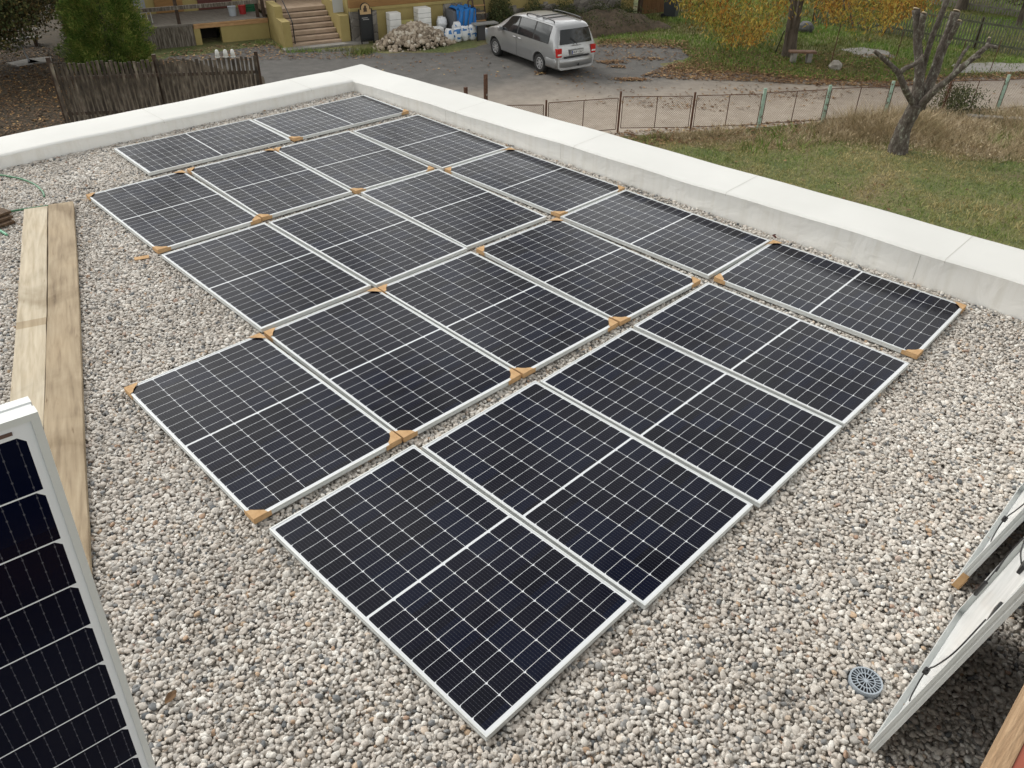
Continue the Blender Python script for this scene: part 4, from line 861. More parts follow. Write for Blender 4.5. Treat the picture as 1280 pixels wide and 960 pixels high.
hpart('crate', flat('grey_crate', (.15, .16, .18), .7), tp, 4.15, 5.15, .95, .15, .0, 1.0)
q = MB(); nt_ = 22; mr_ = 10; V = []
for j in range(mr_+1):
    for i in range(nt_+1):
        t_ = 4.27+.90*i/nt_; z = 1.06-.92*j/mr_*(1+.10*math.sin(i*.9))*(.78+.22*i/nt_); V.append(hp(t_, .985+.05*math.sin(i*1.1+j*.35)+.02*math.sin(i*2.7), z+.03*math.sin(i*.8)))
q.add(V, [(j*(nt_+1)+i, j*(nt_+1)+i+1, (j+1)*(nt_+1)+i+1, (j+1)*(nt_+1)+i) for j in range(mr_) for i in range(nt_)])
V = []
for j in range(5):
    for i in range(nt_+1): V.append(hp(4.27+.90*i/nt_, .985-.22*j+.05*math.sin(i*1.1)*(j == 0), 1.06+.05*math.sin(i*.8+j)+.03*math.sin(i*.8)*(j == 0)))
q.add(V, [(j*(nt_+1)+i, (j+1)*(nt_+1)+i, (j+1)*(nt_+1)+i+1, j*(nt_+1)+i+1) for j in range(4) for i in range(nt_)])
V = []
for j in range(mr_+1):
    for i in range(7): V.append(hp(5.17+.02*math.sin(i*1.7+j*.4), .985-.13*i, 1.06-.85*j/mr_+.02*math.sin(i)))
q.add(V, [(j*7+i, j*7+i+1, (j+1)*7+i+1, (j+1)*7+i) for j in range(mr_) for i in range(6)])
q.build('tarpaulin', flat('blue_tarpaulin', (.02, .21, .60), .35), tp, smooth=True)
q = MB(); q.tube(smooth_path([hp(4.95, .8, 1.1), hp(4.9, .8, 1.3), hp(5.05, .8, 1.38), hp(5.12, .8, 1.2), hp(5.02, .8, 1.08)], 5), .03, 6); q.build('rope_coil', flat('dark_rope', (.10, .06, .05), .8), tp, smooth=True)
bn = thing('work_bench', 'grey metal trestle bench standing right of the sacks', 'bench', hp(5.15, 1.75, 0), RZ)
hpart('bench_top', flat('grey_steel', (.28, .28, .27), .5), bn, 4.65, 5.72, 2.0, 1.6, .60, .65)
for t_ in (4.75, 5.66):
    for o_ in (1.96, 1.66): hpart('leg', M_BLACK, bn, t_-.02, t_+.02, o_-.02, o_+.02, 0, .60)
hpart('side_sheet', flat('dark_grey_sheet', (.07, .07, .075), .6), bn, 4.82, 5.15, 1.9, 1.86, 0.01, .58)
ld = thing('wooden_ladder', 'old wooden ladder leaning on the ochre wall right of the blue tarp', 'ladder', hp(5.55, .5, 0), RZ)
for t_ in (5.28, 5.82):
    q = MB(); a0, a1 = Vector(hp(t_, .75, 0)), Vector(hp(t_, .04, 2.9)); q.tube([a0, a1], .035, 4); q.build('rail', M_DARKWOOD, ld)
for i in range(9):
    f = .07+.1*i; q = MB(); q.box(hp(5.55, .75-.71*f, 2.9*f), (.50, .13, .035), RZ); q.build('rung', M_NEWWOOD if i % 2 else M_PLANK, ld)
# rubble heap
def rubble(name, c, rx, ry, hgt, n, smin, smax, mat, label, cat):
    u = rng.normal(0, .42, (n, 2)); u = u[np.hypot(u[:, 0], u[:, 1]) < 1.05]; n = len(u); hh = np.clip(1-np.hypot(u[:, 0], u[:, 1])**1.3, 0, 1)*hgt
    z = hh*rng.uniform(.75, 1.0, n); 
    base = np.array([(-1,-1,-1),(1,-1,-1),(1,1,-1),(-1,1,-1),(-1,-1,1),(1,-1,1),(1,1,1),(-1,1,1)], float)
    fc = np.array([(0,3,2,1),(4,5,6,7),(0,1,5,4),(1,2,6,5),(2,3,7,6),(3,0,4,7)])
    Vs = []; Fs = []
    for i in range(n):
        s = rng.uniform(smin, smax)*rng.uniform(.6, 1.1, 3); b_ = (base*rng.uniform(.55, 1.0, (8, 3)))*s; R3 = np.array(Matrix.Rotation(rng.uniform(0, 6.28), 3, Vector(rng.normal(0, 1, 3)).normalized()))
        p = np.array([c[0]+(u[i, 0]*rx*ev[0]+u[i, 1]*ry*nv[0]), c[1]+(u[i, 0]*rx*ev[1]+u[i, 1]*ry*nv[1]), c[2]+z[i]]); Vs.append(b_@R3.T+p); Fs.append(fc+8*i)
    o = fastmesh(name, np.vstack(Vs), np.vstack(Fs), mat); return tag(o, label, cat, kind='stuff')
M_RUB = island('broken_stone', [(0, (.22, .175, .13)), (.5, (.40, .325, .245)), (.85, (.54, .46, .36)), (1, (.68, .63, .54))])
rubble('rubble', (18.75, 24.75, G), 1.75, 1.0, .86, 1500, .03, .12, M_RUB, 'heap of broken beige stones in front of the white blocks', 'rubble')
# soil bank along the wall, dug earth
bk = []
nx_, ny_ = 60, 16; V = []
for i in range(nx_+1):
    for j in range(ny_+1):
        t_ = 5.8+8.0*i/nx_; o_ = 3.6*j/ny_; h = .55*math.sin(math.pi*min(1, (j/ny_)*1.0)*.98+.02)**.8*math.sin(math.pi*i/nx_)**.6+.18*math.exp(-((t_-11.6)/1.3)**2-((o_-2.0)/1.0)**2)
        h += .05*math.sin(t_*5+o_*3)+.04*math.sin(t_*11-o_*7)+random.uniform(-.03, .03)
        if j in (0, ny_) or i in (0, nx_): h = -.06
        V.append(hp(t_, .05+o_, h))
q = MB(); q.add(V, [(i*(ny_+1)+j, (i+1)*(ny_+1)+j, (i+1)*(ny_+1)+j+1, i*(ny_+1)+j+1) for i in range(nx_) for j in range(ny_)]); o = q.local('terrain', noisy('dug_earth', [(.3, (.05, .038, .026)), (.7, (.12, .09, .062))], 5, 8, bump=.8, coord='World', r=.95), smooth=True); tag(o, kind='structure')
if o.data.polygons[0].normal.z < 0: o.data.flip_normals()
WEED = island('weed_leaves', [(0, (.03, .045, .015)), (.5, (.065, .085, .028)), (1, (.14, .13, .055))])
PT = []
for t0, t1, o0, o1, n_, hm_ in ((5.9, 10.5, .1, .9, 5200, 1.0), (6.2, 7.2, .1, .6, 2500, 1.7), (8.2, 8.8, .1, .5, 500, 1.3), (6, 12, .8, 3.2, 2600, .75), (10, 13, .3, 1.2, 1600, .8), (9, 13, 1.2, 3.4, 2600, .7), (11.5, 13.8, .1, .6, 900, .5)):
    t_ = rng.uniform(t0, t1, n_); o_ = rng.uniform(o0, o1, n_); z = rng.uniform(.2, 1, n_)**1.3*hm_*(.6+.4*np.sin(t_*4))+.15
    PT.append(np.column_stack([F0[0]+ev[0]*t_+nv[0]*o_, F0[1]+ev[1]*t_+nv[1]*o_, G+z]))
V, F = diamonds(np.vstack(PT), rng.uniform(.04, .12, sum(len(p) for p in PT)), .035, tiltz=1.5); tag(fastmesh('weeds', V, F, WEED), 'straggly weeds growing on the dug earth along the stone plinth', 'weeds', kind='stuff')
P = np.vstack([np.column_stack([rng.normal(c_[0], .38, 700), rng.normal(c_[1], .22, 700)]) for c_ in [at(455, 66)[:2]]]+[np.array([at(u, v)[:2] for u, v in [(u_, np.interp(u_, [320, 345, 360, 470], [54, 57, 66, 62])+rng.normal(0, .8)) for u_ in rng.uniform(320, 445, 420)]])])
V, F = blades(P, rng.uniform(.05, .26, len(P)), .018, .7); tag(fastmesh('grass_tufts', V, F, G_FAR), 'green grass tufts at the foot of the steps and chalkboard', 'grass', kind='stuff')
# gate and bin at the far right end of the house
gt = thing('wooden_gate', 'brown boarded wooden gate at the right end of the house', 'gate', (*at(815, 20)[:2], G))
g0, g1 = at(799, 20), at(835, 16); gv = (g1-g0)[:2]; gl_ = np.linalg.norm(gv); gv /= gl_; ga = math.atan2(gv[1], gv[0])
nb_ = 12
for i in range(nb_):
    c = g0[:2]+gv*(.14+(gl_-.14)*(i+.5)/nb_); q = MB(); q.box((c[0], c[1], G+1.02), ((gl_-.14)/nb_-.012, .03, 1.9+.02*(i % 2)), ga); q.build('board', noisy('gate_brown', [(.3, (.13, .065, .028)), (.7, (.21, .115, .05))], 4, 6, stretch=(5, 5, .6), coord='World') if i == 0 else bpy.data.materials['gate_brown'], gt)
q = MB(); q.box((g0[0], g0[1], G+1.1), (.16, .16, 2.2), ga); q.build('gate_post', M_DARKWOOD, gt)
bnn = thing('wheelie_bin', 'dark wheeled bin standing beside the brown gate', 'bin', (*at(838, 22)[:2], G), .3)
q = MB(); q.hexa([(-.24,-.27,.08),(.24,-.27,.08),(.24,.27,.08),(-.24,.27,.08),(-.29,-.34,.95),(.29,-.34,.95),(.29,.34,.95),(-.29,.34,.95)]); q.local('bin_body', flat('dark_grey_plastic', (.035, .04, .045), .5), bnn, bevel=.02)
q = MB(); q.hexa([(-.31,-.37,.955),(.31,-.37,.955),(.31,.37,.955),(-.31,.37,.955),(-.29,-.33,1.03),(.29,-.33,1.03),(.29,.33,1.06),(-.29,.33,1.06)]); q.local('lid', bpy.data.materials['dark_grey_plastic'], bnn, bevel=.02)
for s_ in (-.27, .27): q = MB(); q.tube([(s_-.03, .3, .1), (s_+.03, .3, .1)], .1, 14); q.local('wheel', M_BLACK, bnn)
# clutter on the deck
ch = thing('garden_chair', 'white garden chair on the deck behind the rail', 'chair', hp(-7.35, -3.2, .8), RZ+.3)
M_W = flat('white_paint', (.62, .62, .60), .5)
q = MB(); q.box((0, 0, .42), (.46, .44, .04)); q.local('seat', M_W, ch, bevel=.01); q = MB(); q.box((0, .22, .68), (.46, .04, .5)); q.local('backrest', flat('grey_cloth', (.25, .26, .27), .8), ch, bevel=.01)
for sx_ in (-.2, .2):
    for sy_ in (-.19, .19): q = MB(); q.tube([(sx_, sy_, 0), (sx_*.95, sy_, .42)], .018, 6); q.local('leg', M_W, ch)
def bucket(t, o, z, r0, r1, h, m, lab, nm, cat):
    x = thing(nm, lab, cat, hp(t, o, z), RZ); mb = MB(); mb.tube([(0, 0, 0), (0, 0, h*.5), (0, 0, h*.98), (0, 0, h)], [r0, (r0+r1)/2, r1, r1*1.06], 16); mb.local('bucket_body', m, x, smooth=False)
    b2_ = MB(); b2_.tube(smooth_path([(-r1, 0, h), (-r1*.7, 0, h+.12), (0, 0, h+.17), (r1*.7, 0, h+.12), (r1, 0, h)], 4), .006, 5); b2_.local('bucket_handle', M_BLACK, x)
bucket(-3.95, -3.2, .8, .14, .17, .36, flat('pale_blue_grey', (.42, .46, .50), .5), 'pale grey bucket on the deck near the steps', 'bucket', 'bucket')
bucket(-3.5, -3.4, .8, .13, .16, .34, flat('red_plastic', (.40, .03, .03), .5), 'red bucket on the deck next to the grey one', 'bucket', 'bucket')
x = thing('green_crate', 'green plastic crate on the deck right of the red bucket', 'crate', hp(-3.05, -3.9, .8), RZ); q = MB()
for zz in (.03, .12, .21, .30): q.box((0, -.17, zz), (.5, .02, .06)); q.box((0, .17, zz), (.5, .02, .06)); q.box((-.24, 0, zz), (.02, .32, .06)); q.box((.24, 0, zz), (.02, .32, .06))
for a_ in (-.24, .24):
    for b_ in (-.17, .17): q.box((a_, b_, .165), (.03, .03, .33))
q.box((0, 0, .01), (.46, .32, .012)); q.local('crate_body', flat('green_plastic', (.02, .14, .06), .5), x)
# ------------------------------------------------------------------ picket fence at the left
pf0, pf1 = np.array([4.61, 23.67]), np.array([9.27, 20.38]); pv = (pf1-pf0); pll = np.linalg.norm(pv); pv /= pll; pa = math.atan2(pv[1], pv[0])
pf = thing('picket_fence', 'old dark weathered picket fence beyond the left parapet', 'fence', (pf0[0], pf0[1], G))
npk = 46; r_ = random.Random(5)
for i in range(npk):
    c = pf0+pv*(pll*(i+.5)/npk); h = 1.72+r_.uniform(-.03, .05); wd = pll/npk*r_.uniform(.55, .74); q = MB(); lean_ = r_.uniform(-.012, .012)+(.03 if 38 < i < 46 else 0)
    M3 = Matrix.Rotation(pa, 3, 'Z') @ Matrix.Rotation(lean_, 3, 'Y')
    if 46 <= i <= 47: h -= .25
    q.box((c[0], c[1], G+h/2+.03), (wd, .035, h), M=M3); q.build('picket', M_PICK, pf)
for z in (.35, 1.35):
    q = MB(); c = (pf0+pf1)/2; q.box((c[0]+pv[1]*-.045*-1, c[1]+pv[0]*.045, G+z), (pll, .05, .09), pa); q.build('fence_rail', M_DARKWOOD, pf)
for i in (0, 1, 2):
    c = pf0+pv*(pll*i/2)+np.array([-pv[1], pv[0]])*.11; q = MB(); q.box((c[0], c[1], G+.95), (.10, .10, 1.9), pa); q.build('fence_post', M_DARKWOOD, pf)
for i, u in enumerate((268.5, 279, 288)):
    b3 = at(u, 79.5, G+1.78); tt = (b3[:2]-pf0)@pv; c = pf0+pv*tt
    x = thing('insulator_cup', ['white cup upside down on a picket, leftmost of three', 'white cup upside down on a picket, middle one of three', 'white cup upside down on a picket, right one of three'][i], 'cup', (c[0], c[1], G+1.80), 0, 'white cups on the pickets')
    q = MB(); q.tube([(0, 0, 0), (0, 0, .12), (0, 0, .18), (0, 0, .20)], [.062, .058, .045, .02], 12); q.local('cup', M_W, x, smooth=True); q = MB(); q.tube([(0, 0, -.01), (0, 0, .015)], [.07, .07], 12); q.local('cup_rim', M_W, x)
# ------------------------------------------------------------------ rusty mesh fence
def meshmat():
    m, t, b = newmat('woven_wire'); l = t.links.new
    tc = N(t, 'ShaderNodeTexCoord'); sx = N(t, 'ShaderNodeSeparateXYZ'); l(tc.outputs['Object'], sx.inputs[0])
    def lin(sg):
        a = N(t, 'ShaderNodeMath', operation='MULTIPLY_ADD'); a.inputs[1].default_value = sg; l(sx.outputs[2], a.inputs[0]); l(sx.outputs[0], a.inputs[2])
        c = N(t, 'ShaderNodeMath', operation='MULTIPLY'); c.inputs[1].default_value = 1/.058; l(a.outputs[0], c.inputs[0]); f = N(t, 'ShaderNodeMath', operation='FRACT'); l(c.outputs[0], f.inputs[0])
        g = N(t, 'ShaderNodeMath', operation='LESS_THAN'); g.inputs[1].default_value = .12; l(f.outputs[0], g.inputs[0]); return g.outputs[0]
    mx = N(t, 'ShaderNodeMath', operation='MAXIMUM'); l(lin(1), mx.inputs[0]); l(lin(-1), mx.inputs[1]); l(mx.outputs[0], b.inputs['Alpha']); b.inputs['Base Color'].default_value = (.17, .115, .085, 1); b.inputs['Roughness'].default_value = .8
    return m
M_WIRE = meshmat()
fpts = [at(540, 131, G+1.1)[:2], np.array([13.81, 12.92]), np.array([16.02, 12.04]), np.array([17.53, 10.52]), np.array([19.4, 9.34]), np.array([21.14, 8.18]), np.array([22.99, 7.07]), np.array([24.7, 5.97]), np.array([26.42, 4.88]), np.array([28.6, 3.5]), np.array([30.7, 2.2])]
mf = None
names_p = ['rusty', 'rusty', 'rusty', 'rusty', 'green', 'green', 'green', 'rusty', 'green', 'green', 'green']
ordw = ['first', 'second', 'third', 'fourth', 'fifth', 'sixth', 'seventh', 'eighth', 'ninth', 'tenth', 'eleventh']
mf = thing('mesh_fence', 'low fence of rusty framed wire mesh panels between lawn and road', 'fence', (fpts[1][0], fpts[1][1], G))
for i, p in enumerate(fpts):
    m_ = M_GREENPAINT if names_p[i] == 'green' else M_RUST
    q = MB(); q.box((p[0], p[1], G+.58), (.045 if names_p[i] == 'rusty' else .085, .05, 1.22), math.atan2(fd[1], fd[0])); q.build('fence_post', m_, mf)
    if i+1 < len(fpts):
        p2 = fpts[i+1]; d_ = p2-p; L = np.linalg.norm(d_); d_ /= L; an_ = math.atan2(d_[1], d_[0]); a0 = p+d_*.075; a1 = p2-d_*.075; dz_ = [.0, .05, -.02, .03, 0, .02, 0, .03, -.02, 0][i]
        z0, z1 = .16, 1.06; zr = dz_*1.5
        A_, B_2 = (a0[0], a0[1], G+z0+dz_), (a1[0], a1[1], G+z0-dz_); C_, D_ = (a1[0], a1[1], G+z1-dz_), (a0[0], a0[1], G+z1+dz_)
        q = MB(); q.tube([A_, B_2], .012, 5); q.tube([B_2, C_], .012, 5); q.tube([C_, D_], .012, 5); q.tube([D_, A_], .012, 5)
        mA_ = ((a0+a1)/2); q.tube([(mA_[0], mA_[1], G+z0), (mA_[0], mA_[1], G+z1)], .013, 5)
        po = q.build('panel_frame', M_RUST, mf)
        ob = bpy.data.objects.new('wire_mesh', bpy.data.meshes.new('wire_mesh')); ob.data.from_pydata([(0, 0, 0), (L-.15, 0, -2*dz_), (L-.15, 0, z1-z0-2*dz_), (0, 0, z1-z0)], [], [(0, 1, 2, 3)]); ob.data.materials.append(M_WIRE); link(ob, mf)
        ob.matrix_basis = wm(mf).inverted() @ Matrix.Translation(A_) @ Matrix.Rotation(an_, 4, 'Z')
for u, vt, r, lab in ((607, 93, .045, 'tall rusty steel post rising just beyond the long parapet'), (582, 109, .04, 'short dark post beyond the parapet left of the tall rusty one')):
    pb = at(u, vt, G+(1.9 if u == 607 else 1.4)); x = thing('steel_post', lab, 'post', (pb[0], pb[1], G)); q = MB(); h = 1.9 if u == 607 else 1.4; q.box((0, 0, h/2), (.09, .07, h)); q.local('shaft', M_RUST, x)
    q = MB(); q.box((0, -.04, h*.45), (.05, .02, .05)); q.box((0, -.04, h*.72), (.05, .02, .05)); q.local('bracket', M_CONC, x)
# ------------------------------------------------------------------ car
cr = thing('parked_car', 'silver people carrier with black roof rails parked on the asphalt', 'car', (20.16, 18.13, G), 1.38)
M_PAINT = flat('silver_car_paint', (.34, .345, .35), .32, metal=.55, spec=.5); M_PAINT.node_tree.nodes['Principled BSDF'].inputs['Coat Weight'].default_value = .6
M_GLASS = flat('tinted_car_glass', (.015, .018, .02), .06, spec=.6); M_TYRE = flat('tyre_rubber', (.02, .02, .02), .8); M_RIM = flat('alloy_rim', (.55, .55, .56), .35, metal=.6)
def ztop(s): return float(np.interp(s, [-1.0, -.9, -.72, -.3, .6, 1.5, 1.95, 2.45, 2.98, 3.4, 3.75, 3.9, 3.98], [1.50, 1.62, 1.70, 1.735, 1.75, 1.735, 1.67, 1.42, 1.12, 1.02, .88, .70, .55]))
def wfac(s): return float(np.interp(s, [-1.0, -.93, -.75, 0, 2.8, 3.4, 3.75, 3.9, 3.98], [.88, .945, .985, 1, 1, .965, .87, .76, .66]))
def ring(s):
    zt = ztop(s); wf = wfac(s); belt = min(1.05, zt-.07); cabin = max(0, min(1, (zt-1.12)/.5))
    ytop = .80-.09*cabin
    P = [(.0, .24), (.76, .25), (.88, .32), (.925, .50), (.945, .72), (.93, belt), (.93+(ytop-.93)*.45, belt+(zt-.05-belt)*.5), (ytop, zt-.055), (ytop-.10, zt-.018), (.35, zt-.002), (0, zt)]
    if cabin < .05: P[6] = (.90, belt+.02); P[7] = (.85, zt-.035)
    o = []
    for y, z in P:
        z = min(z, zt) if z > .3 else z
        sp_ = s
        if s < -.45: sp_ = s+((-.45-s)/.55)*max(0, z-.95)*.33
        o.append((sp_, y*wf, z))
    return o
ST = [-1.0, -.97, -.9, -.8, -.6, -.45, -.3, 0, .3, .6, 1.0, 1.4, 1.75, 1.95, 2.2, 2.45, 2.75, 2.98, 3.2, 3.45, 3.65, 3.8, 3.9, 3.98]
def surf(s, j, off=0.0, side=1):
    r_ = ring(s); a = int(min(j, 9.999)); f = j-a; p = np.array(r_[a])*(1-f)+np.array(r_[a+1])*f
    r2_ = ring(s+.02); q_ = np.array(r2_[a])*(1-f)+np.array(r2_[a+1])*f; t1_ = q_-p; t2_ = np.array(r_[a+1])-np.array(r_[a]); n_ = np.cross(t1_, t2_); n_ /= np.linalg.norm(n_)+1e-9
    if n_[1]*1.0+n_[2]*.5 < 0: n_ = -n_
    p = p+n_*off; return (p[0], p[1]*side, p[2])
V = []; nr = 11
for s in ST:
    r_ = ring(s); V += r_+[(x_, -y_, z_) for x_, y_, z_ in r_[1:-1][::-1]]
nn = 20; q = MB(); F_ = []
for i in range(len(ST)-1):
    for k in range(nn): F_.append((i*nn+k, i*nn+(k+1) % nn, (i+1)*nn+(k+1) % nn, (i+1)*nn+k))
F_ += [list(range(nn))[::-1], list(range((len(ST)-1)*nn, len(ST)*nn))]
q.add(V, F_); body = q.local('car_body', M_PAINT, cr, smooth=True)
import bmesh
bmm = bmesh.new(); bmm.from_mesh(body.data); bmesh.ops.recalc_face_normals(bmm, faces=bmm.faces); bmm.to_mesh(body.data); bmm.free()
cuts = []
for s in (0, 2.91):
    for sd_ in (-1, 1):
        q = MB(); q.tube([(s, sd_*.60, .34), (s, sd_*1.2, .34)], .40, 28); cuts.append(q.local('cut', M_TYRE))
for c in cuts:
    md_ = body.modifiers.new('b', 'BOOLEAN'); md_.operation = 'DIFFERENCE'; md_.solver = 'EXACT'; md_.object = c
    c.parent = cr
dg = bpy.context.evaluated_depsgraph_get(); dg.update(); me2 = bpy.data.meshes.new_from_object(body.evaluated_get(dg)); body.modifiers.clear(); body.data = me2; me2.name = 'car_body'
for c in cuts: bpy.data.objects.remove(c)
me2.shade_smooth() if hasattr(me2, 'shade_smooth') else None
try: me2.set_sharp_from_angle(angle=rad(38))
except Exception: pass
def patch(name, mat, sides, s0, s1, j0, j1, off=.008, n=8, m=5, slant=0, parent=None):
    for sd_ in sides:
        V = []
        for i in range(n+1):
            for k in range(m+1):
                jj = j0+(j1-j0)*k/m; s = s0+(s1-s0)*i/n
                if slant: s = s0+(s1-s0-slant*(k/m))*i/n
                V.append(surf(s, jj, off, sd_))
        q = MB(); q.add(V, [(i*(m+1)+k, (i+1)*(m+1)+k, (i+1)*(m+1)+k+1, i*(m+1)+k+1) for i in range(n) for k in range(m)]); q.local(name, mat, parent or cr, smooth=True)
patch('window_surround', M_BLACK, (1, -1), -.53, 2.66, 5.10, 6.92, off=.004, n=14, slant=.62)
patch('side_window', M_GLASS, (1, -1), -.50, .36, 5.15, 6.85); patch('side_window', M_GLASS, (1, -1), .44, 1.36, 5.15, 6.88); patch('side_window', M_GLASS, (1, -1), 1.44, 2.62, 5.15, 6.88, slant=.62)
patch('windscreen', M_GLASS, (1, -1), 2.02, 2.90, 7.2, 10, off=.006)
patch('side_moulding', M_PAINT, (1, -1), .50, 2.42, 3.55, 3.85, off=.022, m=2)
def rear(s_off, y, z): # point on the tailgate
    s = -1.0+((.55)/.55)*max(0, z-.95)*.33; return (s-s_off, y, z)
q = MB(); V = []
for i in range(9):
    for k in range(7):
        z = 1.10+.46*k/6; yw = .70-.07*k/6; V.append(rear(.008+.018*math.cos((i-4)/4*1.2), yw*(i-4)/4, z))
q.add(V, [(i*7+k, i*7+k+1, (i+1)*7+k+1, (i+1)*7+k) for i in range(8) for k in range(6)]); q.local('rear_window', M_GLASS, cr, smooth=True)
M_RED = flat('red_lamp_glass', (.45, .015, .012), .2)
for sd_ in (-1, 1):
    q = MB(); y0, y1 = .66*sd_, .86*sd_
    q.hexa([(-1.02, min(y0, y1), .70), (-.80, min(y0, y1) if sd_ > 0 else min(y0, y1)-.035, .70), (-.80, max(y0, y1)+(.035 if sd_ > 0 else 0), .70), (-1.02, max(y0, y1), .70), (-1.015, min(y0, y1), .99), (-.82, min(y0, y1) if sd_ > 0 else min(y0, y1)-.03, .99), (-.82, max(y0, y1)+(.03 if sd_ > 0 else 0), .99), (-1.015, max(y0, y1), .99)])
    tl = q.local('tail_light', M_RED, cr, bevel=.01); q = MB(); q.box((-1.022, .76*sd_, .79), (.008, .17, .05)); q.local('reversing_lens', flat('clear_lens', (.7, .68, .65), .3), tl)
    q = MB(); q.box((3.66, .68*sd_, .78), (.28, .28, .16), -.35*sd_); q.local('headlight', flat('headlamp_glass', (.5, .52, .54), .1), cr, bevel=.03)
q = MB()
V = []
for i in range(13):
    a = (i-6)/6; y = .90*a; s = -1.09+.16*abs(a)**3
    for z, ds in ((.33, .06), (.36, 0), (.62, 0), (.665, .05), (.67, .2)): V.append((s+ds, y, z))
q.add(V, [(i*5+k, (i+1)*5+k, (i+1)*5+k+1, i*5+k+1) for i in range(12) for k in range(4)])
for sd_ in (-1, 1):
    V = []
    for i in range(6):
        for z, dy_ in ((.33, -.04), (.36, 0), (.62, 0), (.67, -.03)): V.append((-.93+.10*i, sd_*(.90+.045*math.sin(i/5*1.57)+dy_), z))
    q.add(V, [(i*4+k, (i+1)*4+k, (i+1)*4+k+1, i*4+k+1) for i in range(5) for k in range(3)])
q.local('rear_bumper', M_PAINT, cr, smooth=True)
q = MB(); q.box((-1.03, 0, .688), (.10, 1.1, .03)); q.local('bumper_strip', M_BLACK, cr, bevel=.008)
q = MB(); q.box((-1.018, 0, .82), (.02, .60, .20)); pl = q.local('plate_recess', flat('grey_recess', (.20, .20, .20), .5), cr, bevel=.008)
q = MB(); q.box((-1.034, -.02, .82), (.012, .50, .115)); plt = q.local('number_plate', flat('plate_white', (.62, .63, .62), .4), cr)
q = MB(); q.box((-1.042, .21, .82), (.004, .04, .11)); q.local('plate_band', flat('plate_blue', (.02, .05, .25), .4), plt)
def text(s, size, mat, parent, M, name='plate_text', ext=.001):
    cu = bpy.data.curves.new(name, 'FONT'); cu.body = s; cu.size = size; cu.extrude = ext; cu.align_x = 'CENTER'; cu.align_y = 'CENTER'
    tmp = bpy.data.objects.new(name, cu); COL.objects.link(tmp); dg = bpy.context.evaluated_depsgraph_get(); me = bpy.data.meshes.new_from_object(tmp.evaluated_get(dg)); bpy.data.objects.remove(tmp)
    me.materials.clear(); me.materials.append(mat); o = bpy.data.objects.new(name, me); link(o, parent); o.matrix_basis = M; return o
text('4UP 1267', .105, flat('plate_black', (.02, .02, .02), .5), plt, Matrix.Translation((-1.044, -.04, .82)) @ Matrix(((0, 0, -1, 0), (-1, 0, 0, 0), (0, 1, 0, 0), (0, 0, 0, 1))))
q = MB(); q.box((-1.01, 0, 1.04), (.03, .34, .03)); q.local('tailgate_handle', M_PAINT, cr, bevel=.008)
q = MB(); q.tube([(-1.02, .0, 1.05), (-1.0, .03, 1.12), (-.96, .22, 1.28)], .012, 5); q.local('rear_wiper', M_BLACK, cr)
q = MB(); q.tube([(-1.08, 0, .40), (-1.16, 0, .40), (-1.16, 0, .47)], .022, 6); q.local('tow_ball', M_BLACK, cr)
for sd_ in (-1, 1):
    q = MB(); q.tube(smooth_path([(-.42, sd_*.60, 1.72), (-.34, sd_*.60, 1.79), (.4, sd_*.61, 1.81), (1.1, sd_*.60, 1.80), (1.24, sd_*.60, 1.73)], 5), .022, 6); q.local('roof_rail', M_BLACK, cr, smooth=True)
    q = MB(); q.box((2.38, sd_*1.03, 1.12), (.14, .20, .15)); q.local('wing_mirror', M_PAINT, cr, bevel=.035)
    for s in (1.22, 1.56): q = MB(); q.box((s, sd_*.945, .965), (.16, .025, .035)); q.local('door_handle', M_RIM, cr, bevel=.008)
    q = MB(); q.tube(smooth_path([(1.37, sd_*.955, .36), (1.39, sd_*.962, .7), (1.40, sd_*.952, 1.02)], 3), .004, 4); q.local('door_gap', M_BLACK, cr)
for z in (.25, .65):
    q = MB(); q.box((z, 0, 1.762), (.04, 1.2, .02)); q.local('roof_bar', M_BLACK, cr)
q = MB(); q.box((1.4, 0, .6), (4.2, 1.2, .5)); q.local('underbody', M_BLACK, cr)
for s in (0, 2.91):
    for sd_ in (-1, 1):
        wy = sd_*.80; tm = MB(); V = []; pr = [(.20, -.09), (.30, -.105), (.325, -.085), (.335, 0), (.325, .085), (.30, .105), (.20, .09)]; n_ = 28
        for k in range(n_):
            a = 2*math.pi*k/n_
            for r_i, w_i in pr: V.append((s+r_i*math.cos(a), wy+w_i, .335+r_i*math.sin(a)))
        m_ = len(pr); tm.add(V, [(k*m_+j, k*m_+j+1, ((k+1) % n_)*m_+j+1, ((k+1) % n_)*m_+j) for k in range(n_) for j in range(m_-1)])
        wh = MB(); wh.tube([(s, wy-sd_*.05, .335), (s, wy+sd_*.045, .335)], .20, 24); wo = wh.local('wheel', flat('wheel_dark', (.03, .03, .03), .6), cr); tm.local('tyre', M_TYRE, wo, smooth=True)
        rm = MB(); rm.tube([(s, wy+sd_*.04, .335), (s, wy+sd_*.085, .335)], [.05, .045], 12)
        for k in range(8):
            a = 2*math.pi*k/8; M3 = Matrix.Rotation(-a, 3, 'Y'); rm.box(Vector((s, wy+sd_*.065, .335))+M3 @ Vector((.11, 0, 0)), (.17, .03, .042), M=M3)
        V = []
        for k in range(24):
            a = 2*math.pi*k/24
            for r_i, yy_ in ((.205, .09), (.185, .095), (.18, .06)): V.append((s+r_i*math.cos(a), wy+sd_*yy_, .335+r_i*math.sin(a)))
        rm.add(V, [(k*3+j, k*3+j+1, ((k+1) % 24)*3+j+1, ((k+1) % 24)*3+j) for k in range(24) for j in range(2)]); rm.local('rim', M_RIM, wo)
